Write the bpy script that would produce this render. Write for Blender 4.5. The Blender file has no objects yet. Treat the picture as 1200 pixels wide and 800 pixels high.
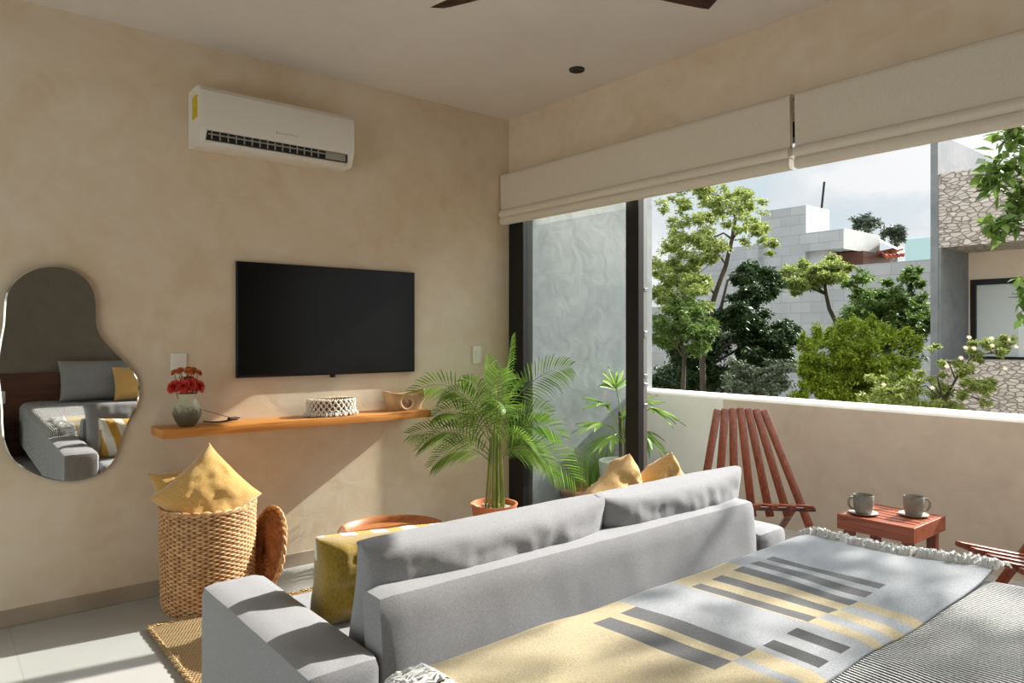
import bpy, bmesh, math, random
from mathutils import Vector, Matrix, noise
import numpy as np
PI = math.pi
rnd = random.Random(7)
S = bpy.context.scene
COL = S.collection
R = math.radians

# ------------------------------------------------------------------ helpers
def lin(c):
    return tuple((v/255/12.92 if v/255 <= .04045 else ((v/255+.055)/1.055)**2.4) for v in c)

def tag(o, label=None, cat=None, group=None, kind=None):
    if label: o['label'] = label
    if cat: o['category'] = cat
    if group: o['group'] = group
    if kind: o['kind'] = kind
    return o

def thing(name, label, cat, loc=(0, 0, 0), rz=0.0, group=None):
    o = bpy.data.objects.new(name, None)
    o.empty_display_size = .05
    COL.objects.link(o)
    o.location = loc
    o.rotation_euler = (0, 0, rz)
    return tag(o, label, cat, group)

def obj(name, bm, mat, parent=None, org=(0, 0, 0), smooth=True, angle=40):
    """Link the bmesh as one object; org is subtracted from the mesh (and becomes the location when top-level)."""
    me = bpy.data.meshes.new(name)
    if org != (0, 0, 0):
        bmesh.ops.translate(bm, verts=bm.verts, vec=[-v for v in org])
    bm.normal_update()
    if smooth:
        lim = R(angle)
        for f in bm.faces: f.smooth = True
        for e in bm.edges:
            if len(e.link_faces) == 2 and e.calc_face_angle(0) > lim: e.smooth = False
    bm.to_mesh(me); bm.free()
    for m in (mat if isinstance(mat, (list, tuple)) else [mat]): me.materials.append(m)
    o = bpy.data.objects.new(name, me)
    COL.objects.link(o)
    if parent is not None: o.parent = parent
    elif org != (0, 0, 0): o.location = org
    return o

def wpart(name, bm, mat, root, **k):
    """A part whose mesh was drawn in world coordinates, under an unrotated root."""
    return obj(name, bm, mat, root, org=tuple(root.location), **k)

def copy_tree(o, parent=None):
    c = o.copy(); COL.objects.link(c)
    if parent is not None: c.parent = parent
    for ch in list(o.children): copy_tree(ch, c)
    return c

def box(bm, lo, hi, bev=0.0, seg=2, M=None, mi=0):
    lo, hi = Vector(lo), Vector(hi)
    r = bmesh.ops.create_cube(bm, size=1)
    vs = r['verts']
    for v in vs:
        v.co = Vector([(lo[i]+hi[i])/2 + v.co[i]*(hi[i]-lo[i]) for i in range(3)])
    fs = set(f for v in vs for f in v.link_faces)
    for f in fs: f.material_index = mi
    if bev > 0:
        es = list(set(e for v in vs for e in v.link_edges))
        rr = bmesh.ops.bevel(bm, geom=es, offset=bev, segments=seg, profile=.5, affect='EDGES')
        vs = list(set(v for f in rr['faces'] for v in f.verts) | set(v for v in vs if v.is_valid))
    if M is not None: bmesh.ops.transform(bm, matrix=M, verts=vs)
    return vs

def nb(): return bmesh.new()

def bx(lo, hi, bev=0.0, seg=2, M=None):
    bm = nb(); box(bm, lo, hi, bev, seg, M); return bm

def tube(bm, pts, rad, n=8, cap=True, flat=1.0):
    """A tube along pts; rad a number or one per point."""
    pts = [Vector(p) for p in pts]
    rads = rad if isinstance(rad, (list, tuple)) else [rad]*len(pts)
    rings = []; up = None
    for i, p in enumerate(pts):
        t = (pts[min(i+1, len(pts)-1)] - pts[max(i-1, 0)])
        if t.length < 1e-9: t = Vector((0, 0, 1))
        t.normalize()
        if up is None:
            up = Vector((0, 0, 1)) if abs(t.z) < .9 else Vector((1, 0, 0))
        a = t.cross(up)
        if a.length < 1e-6: a = t.orthogonal()
        a.normalize(); b = a.cross(t).normalized(); up = b
        rings.append([bm.verts.new(p + (a*math.cos(2*PI*k/n) + b*math.sin(2*PI*k/n)*flat)*rads[i]) for k in range(n)])
    for r0, r1 in zip(rings, rings[1:]):
        for k in range(n):
            bm.faces.new((r0[k], r0[(k+1) % n], r1[(k+1) % n], r1[k]))
    if cap:
        try:
            bm.faces.new(list(reversed(rings[0]))); bm.faces.new(rings[-1])
        except ValueError: pass

def lathe(bm, prof, n=48, c=(0, 0, 0), sx=1.0, sy=1.0, fn=None, closed=False):
    """prof: list of (r, z)."""
    rings = []
    for r, z in prof:
        ring = []
        for k in range(n):
            a = 2*PI*k/n
            rr = r + (fn(a, z) if fn else 0)
            ring.append(bm.verts.new((c[0]+rr*math.cos(a)*sx, c[1]+rr*math.sin(a)*sy, c[2]+z)))
        rings.append(ring)
    pairs = list(zip(rings, rings[1:])) + ([(rings[-1], rings[0])] if closed else [])
    for r0, r1 in pairs:
        for k in range(n):
            bm.faces.new((r0[k], r0[(k+1) % n], r1[(k+1) % n], r1[k]))
    if not closed:
        if prof[0][0] > 1e-5: bm.faces.new(list(reversed(rings[0])))
        if prof[-1][0] > 1e-5: bm.faces.new(rings[-1])
        bmesh.ops.remove_doubles(bm, verts=[v for r in (rings[0], rings[-1]) for v in r], dist=1e-6)

def prism(bm, poly, axis, a, b):
    """Extrude a 2D polygon. axis 'x': poly=(y,z); 'y': poly=(x,z); 'z': poly=(x,y)."""
    def P(u, v, w): return {'x': (w, u, v), 'y': (u, w, v), 'z': (u, v, w)}[axis]
    A = [bm.verts.new(P(u, v, a)) for u, v in poly]
    B = [bm.verts.new(P(u, v, b)) for u, v in poly]
    n = len(poly)
    bm.faces.new(A); bm.faces.new(list(reversed(B)))
    for i in range(n): bm.faces.new((A[i], B[i], B[(i+1) % n], A[(i+1) % n]))
    bmesh.ops.recalc_face_normals(bm, faces=bm.faces)

def grid(bm, nu, nv, fn, uvfn=None):
    vs = [[bm.verts.new(fn(i/nu, j/nv)) for j in range(nv+1)] for i in range(nu+1)]
    fs = []
    for i in range(nu):
        for j in range(nv):
            fs.append(bm.faces.new((vs[i][j], vs[i+1][j], vs[i+1][j+1], vs[i][j+1])))
    return vs, fs

def pillow(w, h, t, n=28, pinch=.10, plump=.42, seed=0, wr=.006, ear=0.0, fold=0.0):
    """Knife-edge cushion in the local XZ plane, base at z=0, thickness along y."""
    bm = nb(); lay = {}
    def prof(u, v):
        a = max(0., 1-abs(u)**2.6); b = max(0., 1-abs(v)**2.6)
        return (a*b)**plump
    def pos(u, v, s):
        cu = 1 - pinch*(1-v*v)*abs(u)**3
        cv = 1 - pinch*(1-u*u)*abs(v)**3
        e = ear*(abs(u)*abs(v))**6
        x = u*cu*w/2*(1+e); z = v*cv*h/2*(1+e)
        q = prof(u, v)
        nz = noise.noise(Vector((u*2.2+seed, v*2.2, s*3.1)))*wr*2.2 + noise.noise(Vector((u*6+seed, v*5, s*7.)))*wr
        nz += fold*(noise.noise(Vector((u*11+seed, v*1.1+3, s*2.)))+.6*noise.noise(Vector((u*5+2*v+seed, v*2, s*5.))))*min(1, 2.2*(1-abs(v))+.25)
        y = s*(t/2*q + nz*q)
        return (x, y, z+h/2)
    fr = {}; bk = {}
    for i in range(n+1):
        for j in range(n+1):
            u = -1+2*i/n; v = -1+2*j/n
            u = math.sin(u*PI/2)*.55+u*.45; v = math.sin(v*PI/2)*.55+v*.45
            fr[i, j] = bm.verts.new(pos(u, v, 1))
            if i in (0, n) or j in (0, n): bk[i, j] = fr[i, j]
            else: bk[i, j] = bm.verts.new(pos(u, v, -1))
    for i in range(n):
        for j in range(n):
            bm.faces.new((fr[i, j], fr[i, j+1], fr[i+1, j+1], fr[i+1, j]))
            bm.faces.new((bk[i, j], bk[i+1, j], bk[i+1, j+1], bk[i, j+1]))
    bmesh.ops.recalc_face_normals(bm, faces=bm.faces)
    return bm

def softbox(lo, hi, bev, puff=0.0, cuts=10, wr=.004, seed=0):
    """Upholstered block: rounded box, subdivided, slightly puffed and wrinkled."""
    lo, hi = Vector(lo), Vector(hi); c = (lo+hi)/2; d = (hi-lo)/2
    bm = nb()
    nn = [max(2, min(40, int(2*d[i]/.035))) for i in range(3)]
    vmap = {}
    def V(p):
        k = tuple(round(v, 5) for v in p)
        if k not in vmap: vmap[k] = bm.verts.new(p)
        return vmap[k]
    for ax in range(3):
        a, b = (ax+1) % 3, (ax+2) % 3
        for s in (-1, 1):
            for i in range(nn[a]):
                for j in range(nn[b]):
                    q = []
                    for di, dj in ((0, 0), (1, 0), (1, 1), (0, 1)):
                        p = [0, 0, 0]; p[ax] = s*d[ax]
                        p[a] = -d[a]+2*d[a]*(i+di)/nn[a]; p[b] = -d[b]+2*d[b]*(j+dj)/nn[b]
                        q.append(V(p))
                    if s < 0: q.reverse()
                    bm.faces.new(q)
    for v in bm.verts:
        p = v.co.copy()
        core = Vector([max(-d[i]+bev, min(d[i]-bev, p[i])) for i in range(3)])
        off = p-core
        # pull verts near an edge onto the rounding
        if off.length > 1e-9:
            v.co = core + off.normalized()*min(bev, off.length if sum(abs(o) > 1e-6 for o in off) < 2 else bev)
        u = [v.co[i]/d[i] for i in range(3)]
        m = min(range(3), key=lambda i: d[i])
        w = 1
        for i in range(3):
            if i != m: w *= max(0, 1-abs(u[i])**2)
        v.co[m] += puff*w*(1 if u[m] > 0 else -1)*abs(u[m])
        nz = noise.noise(v.co*4+Vector((seed, 0, 0)))*wr + noise.noise(v.co*11+Vector((seed, 3, 0)))*wr*.5
        v.co[m] += nz*(1 if u[m] > 0 else -1)
        v.co += c
    bm.normal_update()
    return bm

# ------------------------------------------------------------------ materials
def mat(name, col=(200, 200, 200), rough=.6, metal=0, spec=.4, noise_s=None, col2=None, nfac=(.35, .65), bump=0, bump_s=80,
        detail=6, stretch=(1, 1, 1), sheen=0, coat=0):
    m = bpy.data.materials.new(name); m.use_nodes = True
    nt = m.node_tree; b = nt.nodes['Principled BSDF']
    b.inputs['Base Color'].default_value = (*lin(col), 1)
    b.inputs['Roughness'].default_value = rough
    b.inputs['Metallic'].default_value = metal
    b.inputs['Specular IOR Level'].default_value = spec
    if sheen: b.inputs['Sheen Weight'].default_value = sheen
    if coat: b.inputs['Coat Weight'].default_value = coat
    tc = nt.nodes.new('ShaderNodeTexCoord'); mp = nt.nodes.new('ShaderNodeMapping')
    mp.inputs['Scale'].default_value = stretch
    nt.links.new(tc.outputs['Object'], mp.inputs['Vector'])
    if noise_s:
        n = nt.nodes.new('ShaderNodeTexNoise'); n.inputs['Scale'].default_value = noise_s; n.inputs['Detail'].default_value = detail
        nt.links.new(mp.outputs['Vector'], n.inputs['Vector'])
        r = nt.nodes.new('ShaderNodeValToRGB')
        r.color_ramp.elements[0].position, r.color_ramp.elements[1].position = nfac
        r.color_ramp.elements[0].color = (*lin(col), 1); r.color_ramp.elements[1].color = (*lin(col2 or col), 1)
        nt.links.new(n.outputs['Fac'], r.inputs['Fac']); nt.links.new(r.outputs['Color'], b.inputs['Base Color'])
    if bump:
        n2 = nt.nodes.new('ShaderNodeTexNoise'); n2.inputs['Scale'].default_value = bump_s; n2.inputs['Detail'].default_value = 4
        nt.links.new(mp.outputs['Vector'], n2.inputs['Vector'])
        bp = nt.nodes.new('ShaderNodeBump'); bp.inputs['Strength'].default_value = bump; bp.inputs['Distance'].default_value = .01
        nt.links.new(n2.outputs['Fac'], bp.inputs['Height']); nt.links.new(bp.outputs['Normal'], b.inputs['Normal'])
    return m

def N(m, t): return m.node_tree.nodes.new(t)
def L(m, a, b): m.node_tree.links.new(a, b)
def pb(m): return m.node_tree.nodes['Principled BSDF']

def plaster(name, c1, c2, c3, bump=.12):
    """Trowelled stucco: clouds of three tints."""
    m = mat(name, c1, rough=.75, spec=.25)
    tc = N(m, 'ShaderNodeTexCoord')
    n1 = N(m, 'ShaderNodeTexNoise'); n1.inputs['Scale'].default_value = 1.3; n1.inputs['Detail'].default_value = 7; n1.inputs['Roughness'].default_value = .62; n1.inputs['Distortion'].default_value = .6
    n2 = N(m, 'ShaderNodeTexNoise'); n2.inputs['Scale'].default_value = 6; n2.inputs['Detail'].default_value = 6; n2.inputs['Distortion'].default_value = 1.2
    for n in (n1, n2): L(m, tc.outputs['Object'], n.inputs['Vector'])
    r = N(m, 'ShaderNodeValToRGB'); e = r.color_ramp.elements
    e[0].position = .32; e[1].position = .68; e[0].color = (*lin(c1), 1); e[1].color = (*lin(c3), 1)
    k = r.color_ramp.elements.new(.5); k.color = (*lin(c2), 1)
    mx = N(m, 'ShaderNodeMix'); mx.inputs['Factor'].default_value = .35
    L(m, n1.outputs['Fac'], mx.inputs['A']); L(m, n2.outputs['Fac'], mx.inputs['B'])
    L(m, mx.outputs['Result'], r.inputs['Fac']); L(m, r.outputs['Color'], pb(m).inputs['Base Color'])
    bp = N(m, 'ShaderNodeBump'); bp.inputs['Strength'].default_value = bump; bp.inputs['Distance'].default_value = .02
    L(m, n2.outputs['Fac'], bp.inputs['Height']); L(m, bp.outputs['Normal'], pb(m).inputs['Normal'])
    return m

def fabric(name, c1, c2, scale=900, bump=.25, rough=.9, wrinkle=.0, mot=14, sheen=.15):
    """Woven cloth: crossed fine waves for thread bump and melange colour."""
    m = mat(name, c1, rough=rough, spec=.2, sheen=sheen)
    tc = N(m, 'ShaderNodeTexCoord')
    n1 = N(m, 'ShaderNodeTexNoise'); n1.inputs['Scale'].default_value = mot*14; n1.inputs['Detail'].default_value = 4
    mp = N(m, 'ShaderNodeMapping'); mp.inputs['Scale'].default_value = (1, 1, .6)
    L(m, tc.outputs['Object'], mp.inputs['Vector']); L(m, mp.outputs['Vector'], n1.inputs['Vector'])
    r = N(m, 'ShaderNodeValToRGB'); e = r.color_ramp.elements
    e[0].position = .35; e[1].position = .65; e[0].color = (*lin(c1), 1); e[1].color = (*lin(c2), 1)
    L(m, n1.outputs['Fac'], r.inputs['Fac']); L(m, r.outputs['Color'], pb(m).inputs['Base Color'])
    n2 = N(m, 'ShaderNodeTexNoise'); n2.inputs['Scale'].default_value = scale; L(m, tc.outputs['Object'], n2.inputs['Vector'])
    bp = N(m, 'ShaderNodeBump'); bp.inputs['Strength'].default_value = bump; bp.inputs['Distance'].default_value = .003
    L(m, n2.outputs['Fac'], bp.inputs['Height'])
    if wrinkle:
        n3 = N(m, 'ShaderNodeTexNoise'); n3.inputs['Scale'].default_value = 4; n3.inputs['Detail'].default_value = 2; n3.inputs['Distortion'].default_value = .3
        L(m, tc.outputs['Object'], n3.inputs['Vector'])
        b2 = N(m, 'ShaderNodeBump'); b2.inputs['Strength'].default_value = wrinkle; b2.inputs['Distance'].default_value = .05
        L(m, n3.outputs['Fac'], b2.inputs['Height']); L(m, bp.outputs['Normal'], b2.inputs['Normal']); L(m, b2.outputs['Normal'], pb(m).inputs['Normal'])
    else: L(m, bp.outputs['Normal'], pb(m).inputs['Normal'])
    return m

def wood(name, c1, c2, axis=0, scale=3.0, rough=.45, stretch=12, coat=.1):
    m = mat(name, c1, rough=rough, spec=.4, coat=coat)
    tc = N(m, 'ShaderNodeTexCoord'); mp = N(m, 'ShaderNodeMapping')
    s = [stretch*scale]*3; s[axis] = scale
    mp.inputs['Scale'].default_value = s
    n = N(m, 'ShaderNodeTexNoise'); n.inputs['Scale'].default_value = 1; n.inputs['Detail'].default_value = 8; n.inputs['Distortion'].default_value = .8
    L(m, tc.outputs['Object'], mp.inputs['Vector']); L(m, mp.outputs['Vector'], n.inputs['Vector'])
    r = N(m, 'ShaderNodeValToRGB'); e = r.color_ramp.elements
    e[0].position = .3; e[1].position = .7; e[0].color = (*lin(c1), 1); e[1].color = (*lin(c2), 1)
    L(m, n.outputs['Fac'], r.inputs['Fac']); L(m, r.outputs['Color'], pb(m).inputs['Base Color'])
    bp = N(m, 'ShaderNodeBump'); bp.inputs['Strength'].default_value = .12; bp.inputs['Distance'].default_value = .004
    L(m, n.outputs['Fac'], bp.inputs['Height']); L(m, bp.outputs['Normal'], pb(m).inputs['Normal'])
    return m

def leafmat(name, c1, c2, c3, trans=.35, rough=.5):
    """Leaves: each leaf its own tint, light comes partly through."""
    m = mat(name, c1, rough=rough, spec=.3)
    g = N(m, 'ShaderNodeNewGeometry')
    r = N(m, 'ShaderNodeValToRGB'); e = r.color_ramp.elements
    e[0].color = (*lin(c1), 1); e[1].color = (*lin(c3), 1); k = e.new(.5); k.color = (*lin(c2), 1)
    L(m, g.outputs['Random Per Island'], r.inputs['Fac']); L(m, r.outputs['Color'], pb(m).inputs['Base Color'])
    t = N(m, 'ShaderNodeBsdfTranslucent'); L(m, r.outputs['Color'], t.inputs['Color'])
    mx = N(m, 'ShaderNodeMixShader'); mx.inputs['Fac'].default_value = trans
    out = m.node_tree.nodes['Material Output']
    L(m, pb(m).outputs['BSDF'], mx.inputs[1]); L(m, t.outputs['BSDF'], mx.inputs[2]); L(m, mx.outputs['Shader'], out.inputs['Surface'])
    return m

M = {}
M['wall'] = plaster('tan_stucco', (202, 179, 149), (213, 195, 171), (219, 206, 188))
M['ceil'] = plaster('ceiling_paint', (210, 202, 192), (214, 206, 197), (218, 211, 203), .04)
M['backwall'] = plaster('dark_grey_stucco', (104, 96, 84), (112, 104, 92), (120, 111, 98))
M['greywall'] = plaster('grey_cement', (120, 123, 127), (138, 141, 144), (158, 160, 162), .2)
M['parapet'] = plaster('parapet_stucco', (172, 158, 142), (184, 170, 154), (192, 180, 165), .06)
M['concrete'] = plaster('raw_concrete', (112, 116, 120), (126, 129, 132), (140, 142, 144), .15)
M['cream'] = plaster('cream_render', (222, 204, 184), (228, 212, 194), (234, 219, 203), .05)
M['whitewall'] = plaster('white_render', (176, 178, 178), (184, 185, 185), (192, 193, 192), .05)
M['black'] = mat('black_aluminium', (20, 19, 18), .45, spec=.4)
M['silver'] = mat('brushed_aluminium', (170, 170, 168), .35, metal=1)
M['base_tile'] = mat('grey_baseboard_tile', (150, 134, 116), .45, noise_s=5, col2=(168, 152, 134))
M['sofa'] = fabric('grey_linen', (129, 129, 131), (146, 146, 149), wrinkle=.12, mot=24)
M['mustard'] = fabric('mustard_velvet', (188, 144, 74), (208, 166, 98), scale=1500, bump=.4, sheen=.6, wrinkle=.12)
M['sand'] = fabric('sandy_mustard_cloth', (198, 156, 92), (214, 178, 118), bump=.3, sheen=.3, wrinkle=.35)
M['olive'] = fabric('olive_gold_velvet', (126, 102, 22), (150, 122, 36), scale=1500, bump=.4, sheen=.6, wrinkle=.4)
M['blind'] = fabric('cream_blind_cloth', (206, 196, 178), (213, 204, 188), scale=1200, bump=.12, sheen=0)
M['ac'] = mat('ac_white_plastic', (218, 212, 204), .35, spec=.4)
M['ac_dark'] = mat('ac_dark_inside', (18, 18, 18), .5)
M['ac_grey'] = mat('ac_grey_louver', (150, 146, 140), .4)
M['label_yellow'] = mat('yellow_sticker', (198, 172, 30), .5, noise_s=60, col2=(120, 120, 40), nfac=(.55, .7))
M['screen'] = mat('tv_screen', (9, 9, 8), .22, spec=.25)
M['tvbody'] = mat('tv_plastic', (16, 16, 16), .4)
M['shelfwood'] = wood('honey_wood', (176, 106, 40), (204, 138, 66), axis=0)
M['redwood'] = wood('reddish_hardwood', (98, 44, 24), (142, 70, 40), axis=2, scale=5, rough=.4)
M['redwood_y'] = wood('reddish_hardwood_table', (118, 54, 30), (164, 86, 50), axis=1, scale=5, rough=.4)
M['darkwood'] = wood('dark_walnut', (66, 36, 22), (92, 54, 34), axis=0, rough=.5)
M['traywood'] = wood('warm_brown_wood', (150, 88, 46), (186, 120, 70), axis=0)
M['wicker'] = mat('wicker_cane', (172, 124, 80), .6, noise_s=38, col2=(214, 172, 124), bump=.3, bump_s=200)
M['wicker_dark'] = mat('brown_wicker', (124, 80, 48), .6, noise_s=30, col2=(160, 110, 70), bump=.3, bump_s=200)
M['wicker_gap'] = mat('dark_gaps_between_canes', (104, 66, 38), .8, noise_s=38, col2=(132, 88, 54))
M['terracotta'] = mat('terracotta', (196, 116, 78), .8, noise_s=9, col2=(212, 134, 96), bump=.08)
M['oldclay'] = mat('weathered_clay', (158, 112, 92), .85, noise_s=9, col2=(176, 134, 114), bump=.1)
M['soil'] = mat('potting_soil', (58, 46, 36), .95, noise_s=50, col2=(90, 72, 54), bump=.6)
M['pebble'] = mat('pale_pebbles', (206, 198, 184), .6, noise_s=20, col2=(232, 226, 214))
M['whitepot'] = mat('white_glazed_pot', (216, 216, 208), .45, noise_s=8, col2=(226, 226, 220))
M['palm'] = leafmat('palm_leaflets', (74, 108, 40), (110, 142, 54), (148, 174, 82), .3, .4)
M['palmstem'] = mat('palm_stem', (92, 130, 52), .5, noise_s=24, col2=(160, 160, 92), stretch=(1, 1, .2))
M['drac'] = leafmat('lady_palm_leaf', (92, 130, 52), (122, 156, 70), (156, 178, 92), .3, .45)
M['bark'] = mat('bark', (58, 52, 44), .9, noise_s=14, col2=(88, 78, 66), bump=.5, stretch=(1, 1, .2))
M['steel'] = mat('sage_glaze', (150, 152, 132), .5)
M['plastic'] = mat('switch_white', (224, 218, 206), .4)
M['mug'] = mat('grey_stoneware', (122, 119, 110), .45, noise_s=40, col2=(136, 132, 123))
M['saucer'] = mat('pale_stoneware', (190, 184, 172), .45)
M['cofe'] = mat('mug_inside', (70, 62, 54), .4)
M['redpetal'] = mat('red_petals', (172, 34, 26), .6, noise_s=60, col2=(206, 62, 44))
M['rustpetal'] = mat('rust_petals', (176, 78, 28), .6, noise_s=60, col2=(206, 118, 52))
M['darkpetal'] = mat('maroon_petals', (74, 20, 28), .6)
M['stemgreen'] = mat('flower_stem', (72, 74, 40), .6)
M['cotton'] = mat('cream_cotton_cord', (216, 206, 190), .9, noise_s=70, col2=(238, 230, 216), bump=.5, bump_s=300)
M['clay'] = mat('tan_clay', (180, 146, 106), .7, noise_s=14, col2=(202, 170, 132), bump=.2)
M['claydark'] = mat('brown_clay', (122, 82, 56), .7, noise_s=30, col2=(146, 104, 76), bump=.3)
M['incense'] = mat('incense_dark', (58, 36, 26), .7)
M['linen_white'] = fabric('white_sheet', (214, 214, 212), (228, 228, 226))
M['greypillow'] = fabric('grey_pillowcase', (128, 128, 128), (146, 146, 146))

# floor: large pale porcelain tiles
m = mat('floor_tile', (196, 194, 188), .28, spec=.45)
tc = N(m, 'ShaderNodeTexCoord'); mp = N(m, 'ShaderNodeMapping'); mp.inputs['Location'].default_value = (-2.87+.0, 0, 0)
bk = N(m, 'ShaderNodeTexBrick'); bk.offset = 0; bk.squash = 1
bk.inputs['Scale'].default_value = 1; bk.inputs['Brick Width'].default_value = 1.2; bk.inputs['Row Height'].default_value = 1.2
bk.inputs['Mortar Size'].default_value = .003
bk.inputs['Color1'].default_value = (*lin((173, 172, 169)), 1); bk.inputs['Color2'].default_value = (*lin((178, 177, 174)), 1); bk.inputs['Mortar'].default_value = (*lin((164, 160, 152)), 1)
mp.inputs['Location'].default_value = (2.87, .35, 0)
L(m, tc.outputs['Object'], mp.inputs['Vector']); L(m, mp.outputs['Vector'], bk.inputs['Vector'])
nz = N(m, 'ShaderNodeTexNoise'); nz.inputs['Scale'].default_value = 3; nz.inputs['Detail'].default_value = 8; L(m, tc.outputs['Object'], nz.inputs['Vector'])
mx = N(m, 'ShaderNodeMix'); mx.data_type = 'RGBA'; mx.blend_type = 'MULTIPLY'; mx.inputs['Factor'].default_value = .18
L(m, bk.outputs['Color'], mx.inputs['A']); L(m, nz.outputs['Fac'], mx.inputs['B']); L(m, mx.outputs['Result'], pb(m).inputs['Base Color'])
M['floor'] = m

# glass that lets daylight straight through
def glassmat(name, tint, refl=1.0):
    m = bpy.data.materials.new(name); m.use_nodes = True; nt = m.node_tree; nt.nodes.clear()
    out = nt.nodes.new('ShaderNodeOutputMaterial'); tr = nt.nodes.new('ShaderNodeBsdfTransparent'); tr.inputs['Color'].default_value = (*tint, 1)
    gl = nt.nodes.new('ShaderNodeBsdfGlossy'); gl.inputs['Roughness'].default_value = .01
    fr = nt.nodes.new('ShaderNodeFresnel'); fr.inputs['IOR'].default_value = 1.5
    ge = nt.nodes.new('ShaderNodeNewGeometry'); mr = nt.nodes.new('ShaderNodeMapRange')
    mr.inputs['To Min'].default_value = 1.5; mr.inputs['To Max'].default_value = 1/1.5
    nt.links.new(ge.outputs['Backfacing'], mr.inputs['Value']); nt.links.new(mr.outputs['Result'], fr.inputs['IOR'])
    mu = nt.nodes.new('ShaderNodeMath'); mu.operation = 'MULTIPLY'; mu.inputs[1].default_value = refl
    mx = nt.nodes.new('ShaderNodeMixShader')
    nt.links.new(fr.outputs['Fac'], mu.inputs[0]); nt.links.new(mu.outputs[0], mx.inputs['Fac'])
    nt.links.new(tr.outputs['BSDF'], mx.inputs[1]); nt.links.new(gl.outputs['BSDF'], mx.inputs[2]); nt.links.new(mx.outputs['Shader'], out.inputs['Surface'])
    return m
M['glass'] = glassmat('window_glass', (.93, .96, .95))
M['mirror'] = mat('mirror_silver', (228, 228, 226), .015, metal=1)
M['mirror_edge'] = mat('polished_mirror_edge', (196, 190, 178), .12, metal=1)

# block wall / stone veneer
def blocks(name, c1, c2, cm, w, h, mort=.012, rot=(0, 0, 0), vor=False):
    m = mat(name, c1, .85, spec=.2)
    tc = N(m, 'ShaderNodeTexCoord'); mp = N(m, 'ShaderNodeMapping'); mp.inputs['Rotation'].default_value = rot
    if vor: L(m, tc.outputs['Object'], mp.inputs['Vector'])
    else:
        sp = N(m, 'ShaderNodeSeparateXYZ'); ad = N(m, 'ShaderNodeMath'); cb = N(m, 'ShaderNodeCombineXYZ')
        L(m, tc.outputs['Object'], sp.inputs['Vector']); L(m, sp.outputs['X'], ad.inputs[0]); L(m, sp.outputs['Y'], ad.inputs[1])
        L(m, ad.outputs[0], cb.inputs['X']); L(m, sp.outputs['Z'], cb.inputs['Y']); L(m, cb.outputs['Vector'], mp.inputs['Vector'])
    if vor:
        mp.inputs['Scale'].default_value = (1/w, 1/w, 1/h)
        v = N(m, 'ShaderNodeTexVoronoi'); v.feature = 'F1'; v.inputs['Scale'].default_value = 1
        v2 = N(m, 'ShaderNodeTexVoronoi'); v2.feature = 'DISTANCE_TO_EDGE'; v2.inputs['Scale'].default_value = 1
        L(m, mp.outputs['Vector'], v.inputs['Vector']); L(m, mp.outputs['Vector'], v2.inputs['Vector'])
        r = N(m, 'ShaderNodeValToRGB'); e = r.color_ramp.elements
        e[0].color = (*lin(c1), 1); e[1].color = (*lin(c2), 1)
        sp = N(m, 'ShaderNodeSeparateColor'); L(m, v.outputs['Color'], sp.inputs['Color']); L(m, sp.outputs['Red'], r.inputs['Fac'])
        r2 = N(m, 'ShaderNodeValToRGB'); r2.color_ramp.elements[0].position = .02; r2.color_ramp.elements[1].position = .10
        L(m, v2.outputs['Distance'], r2.inputs['Fac'])
        mx = N(m, 'ShaderNodeMix'); mx.data_type = 'RGBA'; mx.inputs['A'].default_value = (*lin(cm), 1)
        L(m, r2.outputs['Color'], mx.inputs['Factor']); L(m, r.outputs['Color'], mx.inputs['B']); L(m, mx.outputs['Result'], pb(m).inputs['Base Color'])
        bp = N(m, 'ShaderNodeBump'); bp.inputs['Strength'].default_value = .8; bp.inputs['Distance'].default_value = .04
        L(m, r2.outputs['Color'], bp.inputs['Height']); L(m, bp.outputs['Normal'], pb(m).inputs['Normal'])
    else:
        b = N(m, 'ShaderNodeTexBrick'); b.inputs['Scale'].default_value = 1
        b.inputs['Brick Width'].default_value = w; b.inputs['Row Height'].default_value = h; b.inputs['Mortar Size'].default_value = mort
        b.inputs['Color1'].default_value = (*lin(c1), 1); b.inputs['Color2'].default_value = (*lin(c2), 1); b.inputs['Mortar'].default_value = (*lin(cm), 1)
        L(m, mp.outputs['Vector'], b.inputs['Vector'])
        nz = N(m, 'ShaderNodeTexNoise'); nz.inputs['Scale'].default_value = 1.2; nz.inputs['Detail'].default_value = 6; L(m, tc.outputs['Object'], nz.inputs['Vector'])
        mx = N(m, 'ShaderNodeMix'); mx.data_type = 'RGBA'; mx.blend_type = 'MULTIPLY'; mx.inputs['Factor'].default_value = .35
        L(m, b.outputs['Color'], mx.inputs['A']); L(m, nz.outputs['Fac'], mx.inputs['B']); L(m, mx.outputs['Result'], pb(m).inputs['Base Color'])
    return m
# texture plane: (Y,Z) for faces that look along X
M['blockwall'] = blocks('grey_block_wall', (178, 180, 182), (192, 194, 194), (166, 168, 169), .62, .31, .012)
M['stone'] = blocks('pale_stone_veneer', (186, 174, 164), (216, 206, 198), (166, 154, 145), .11, .05, vor=True)

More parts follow.
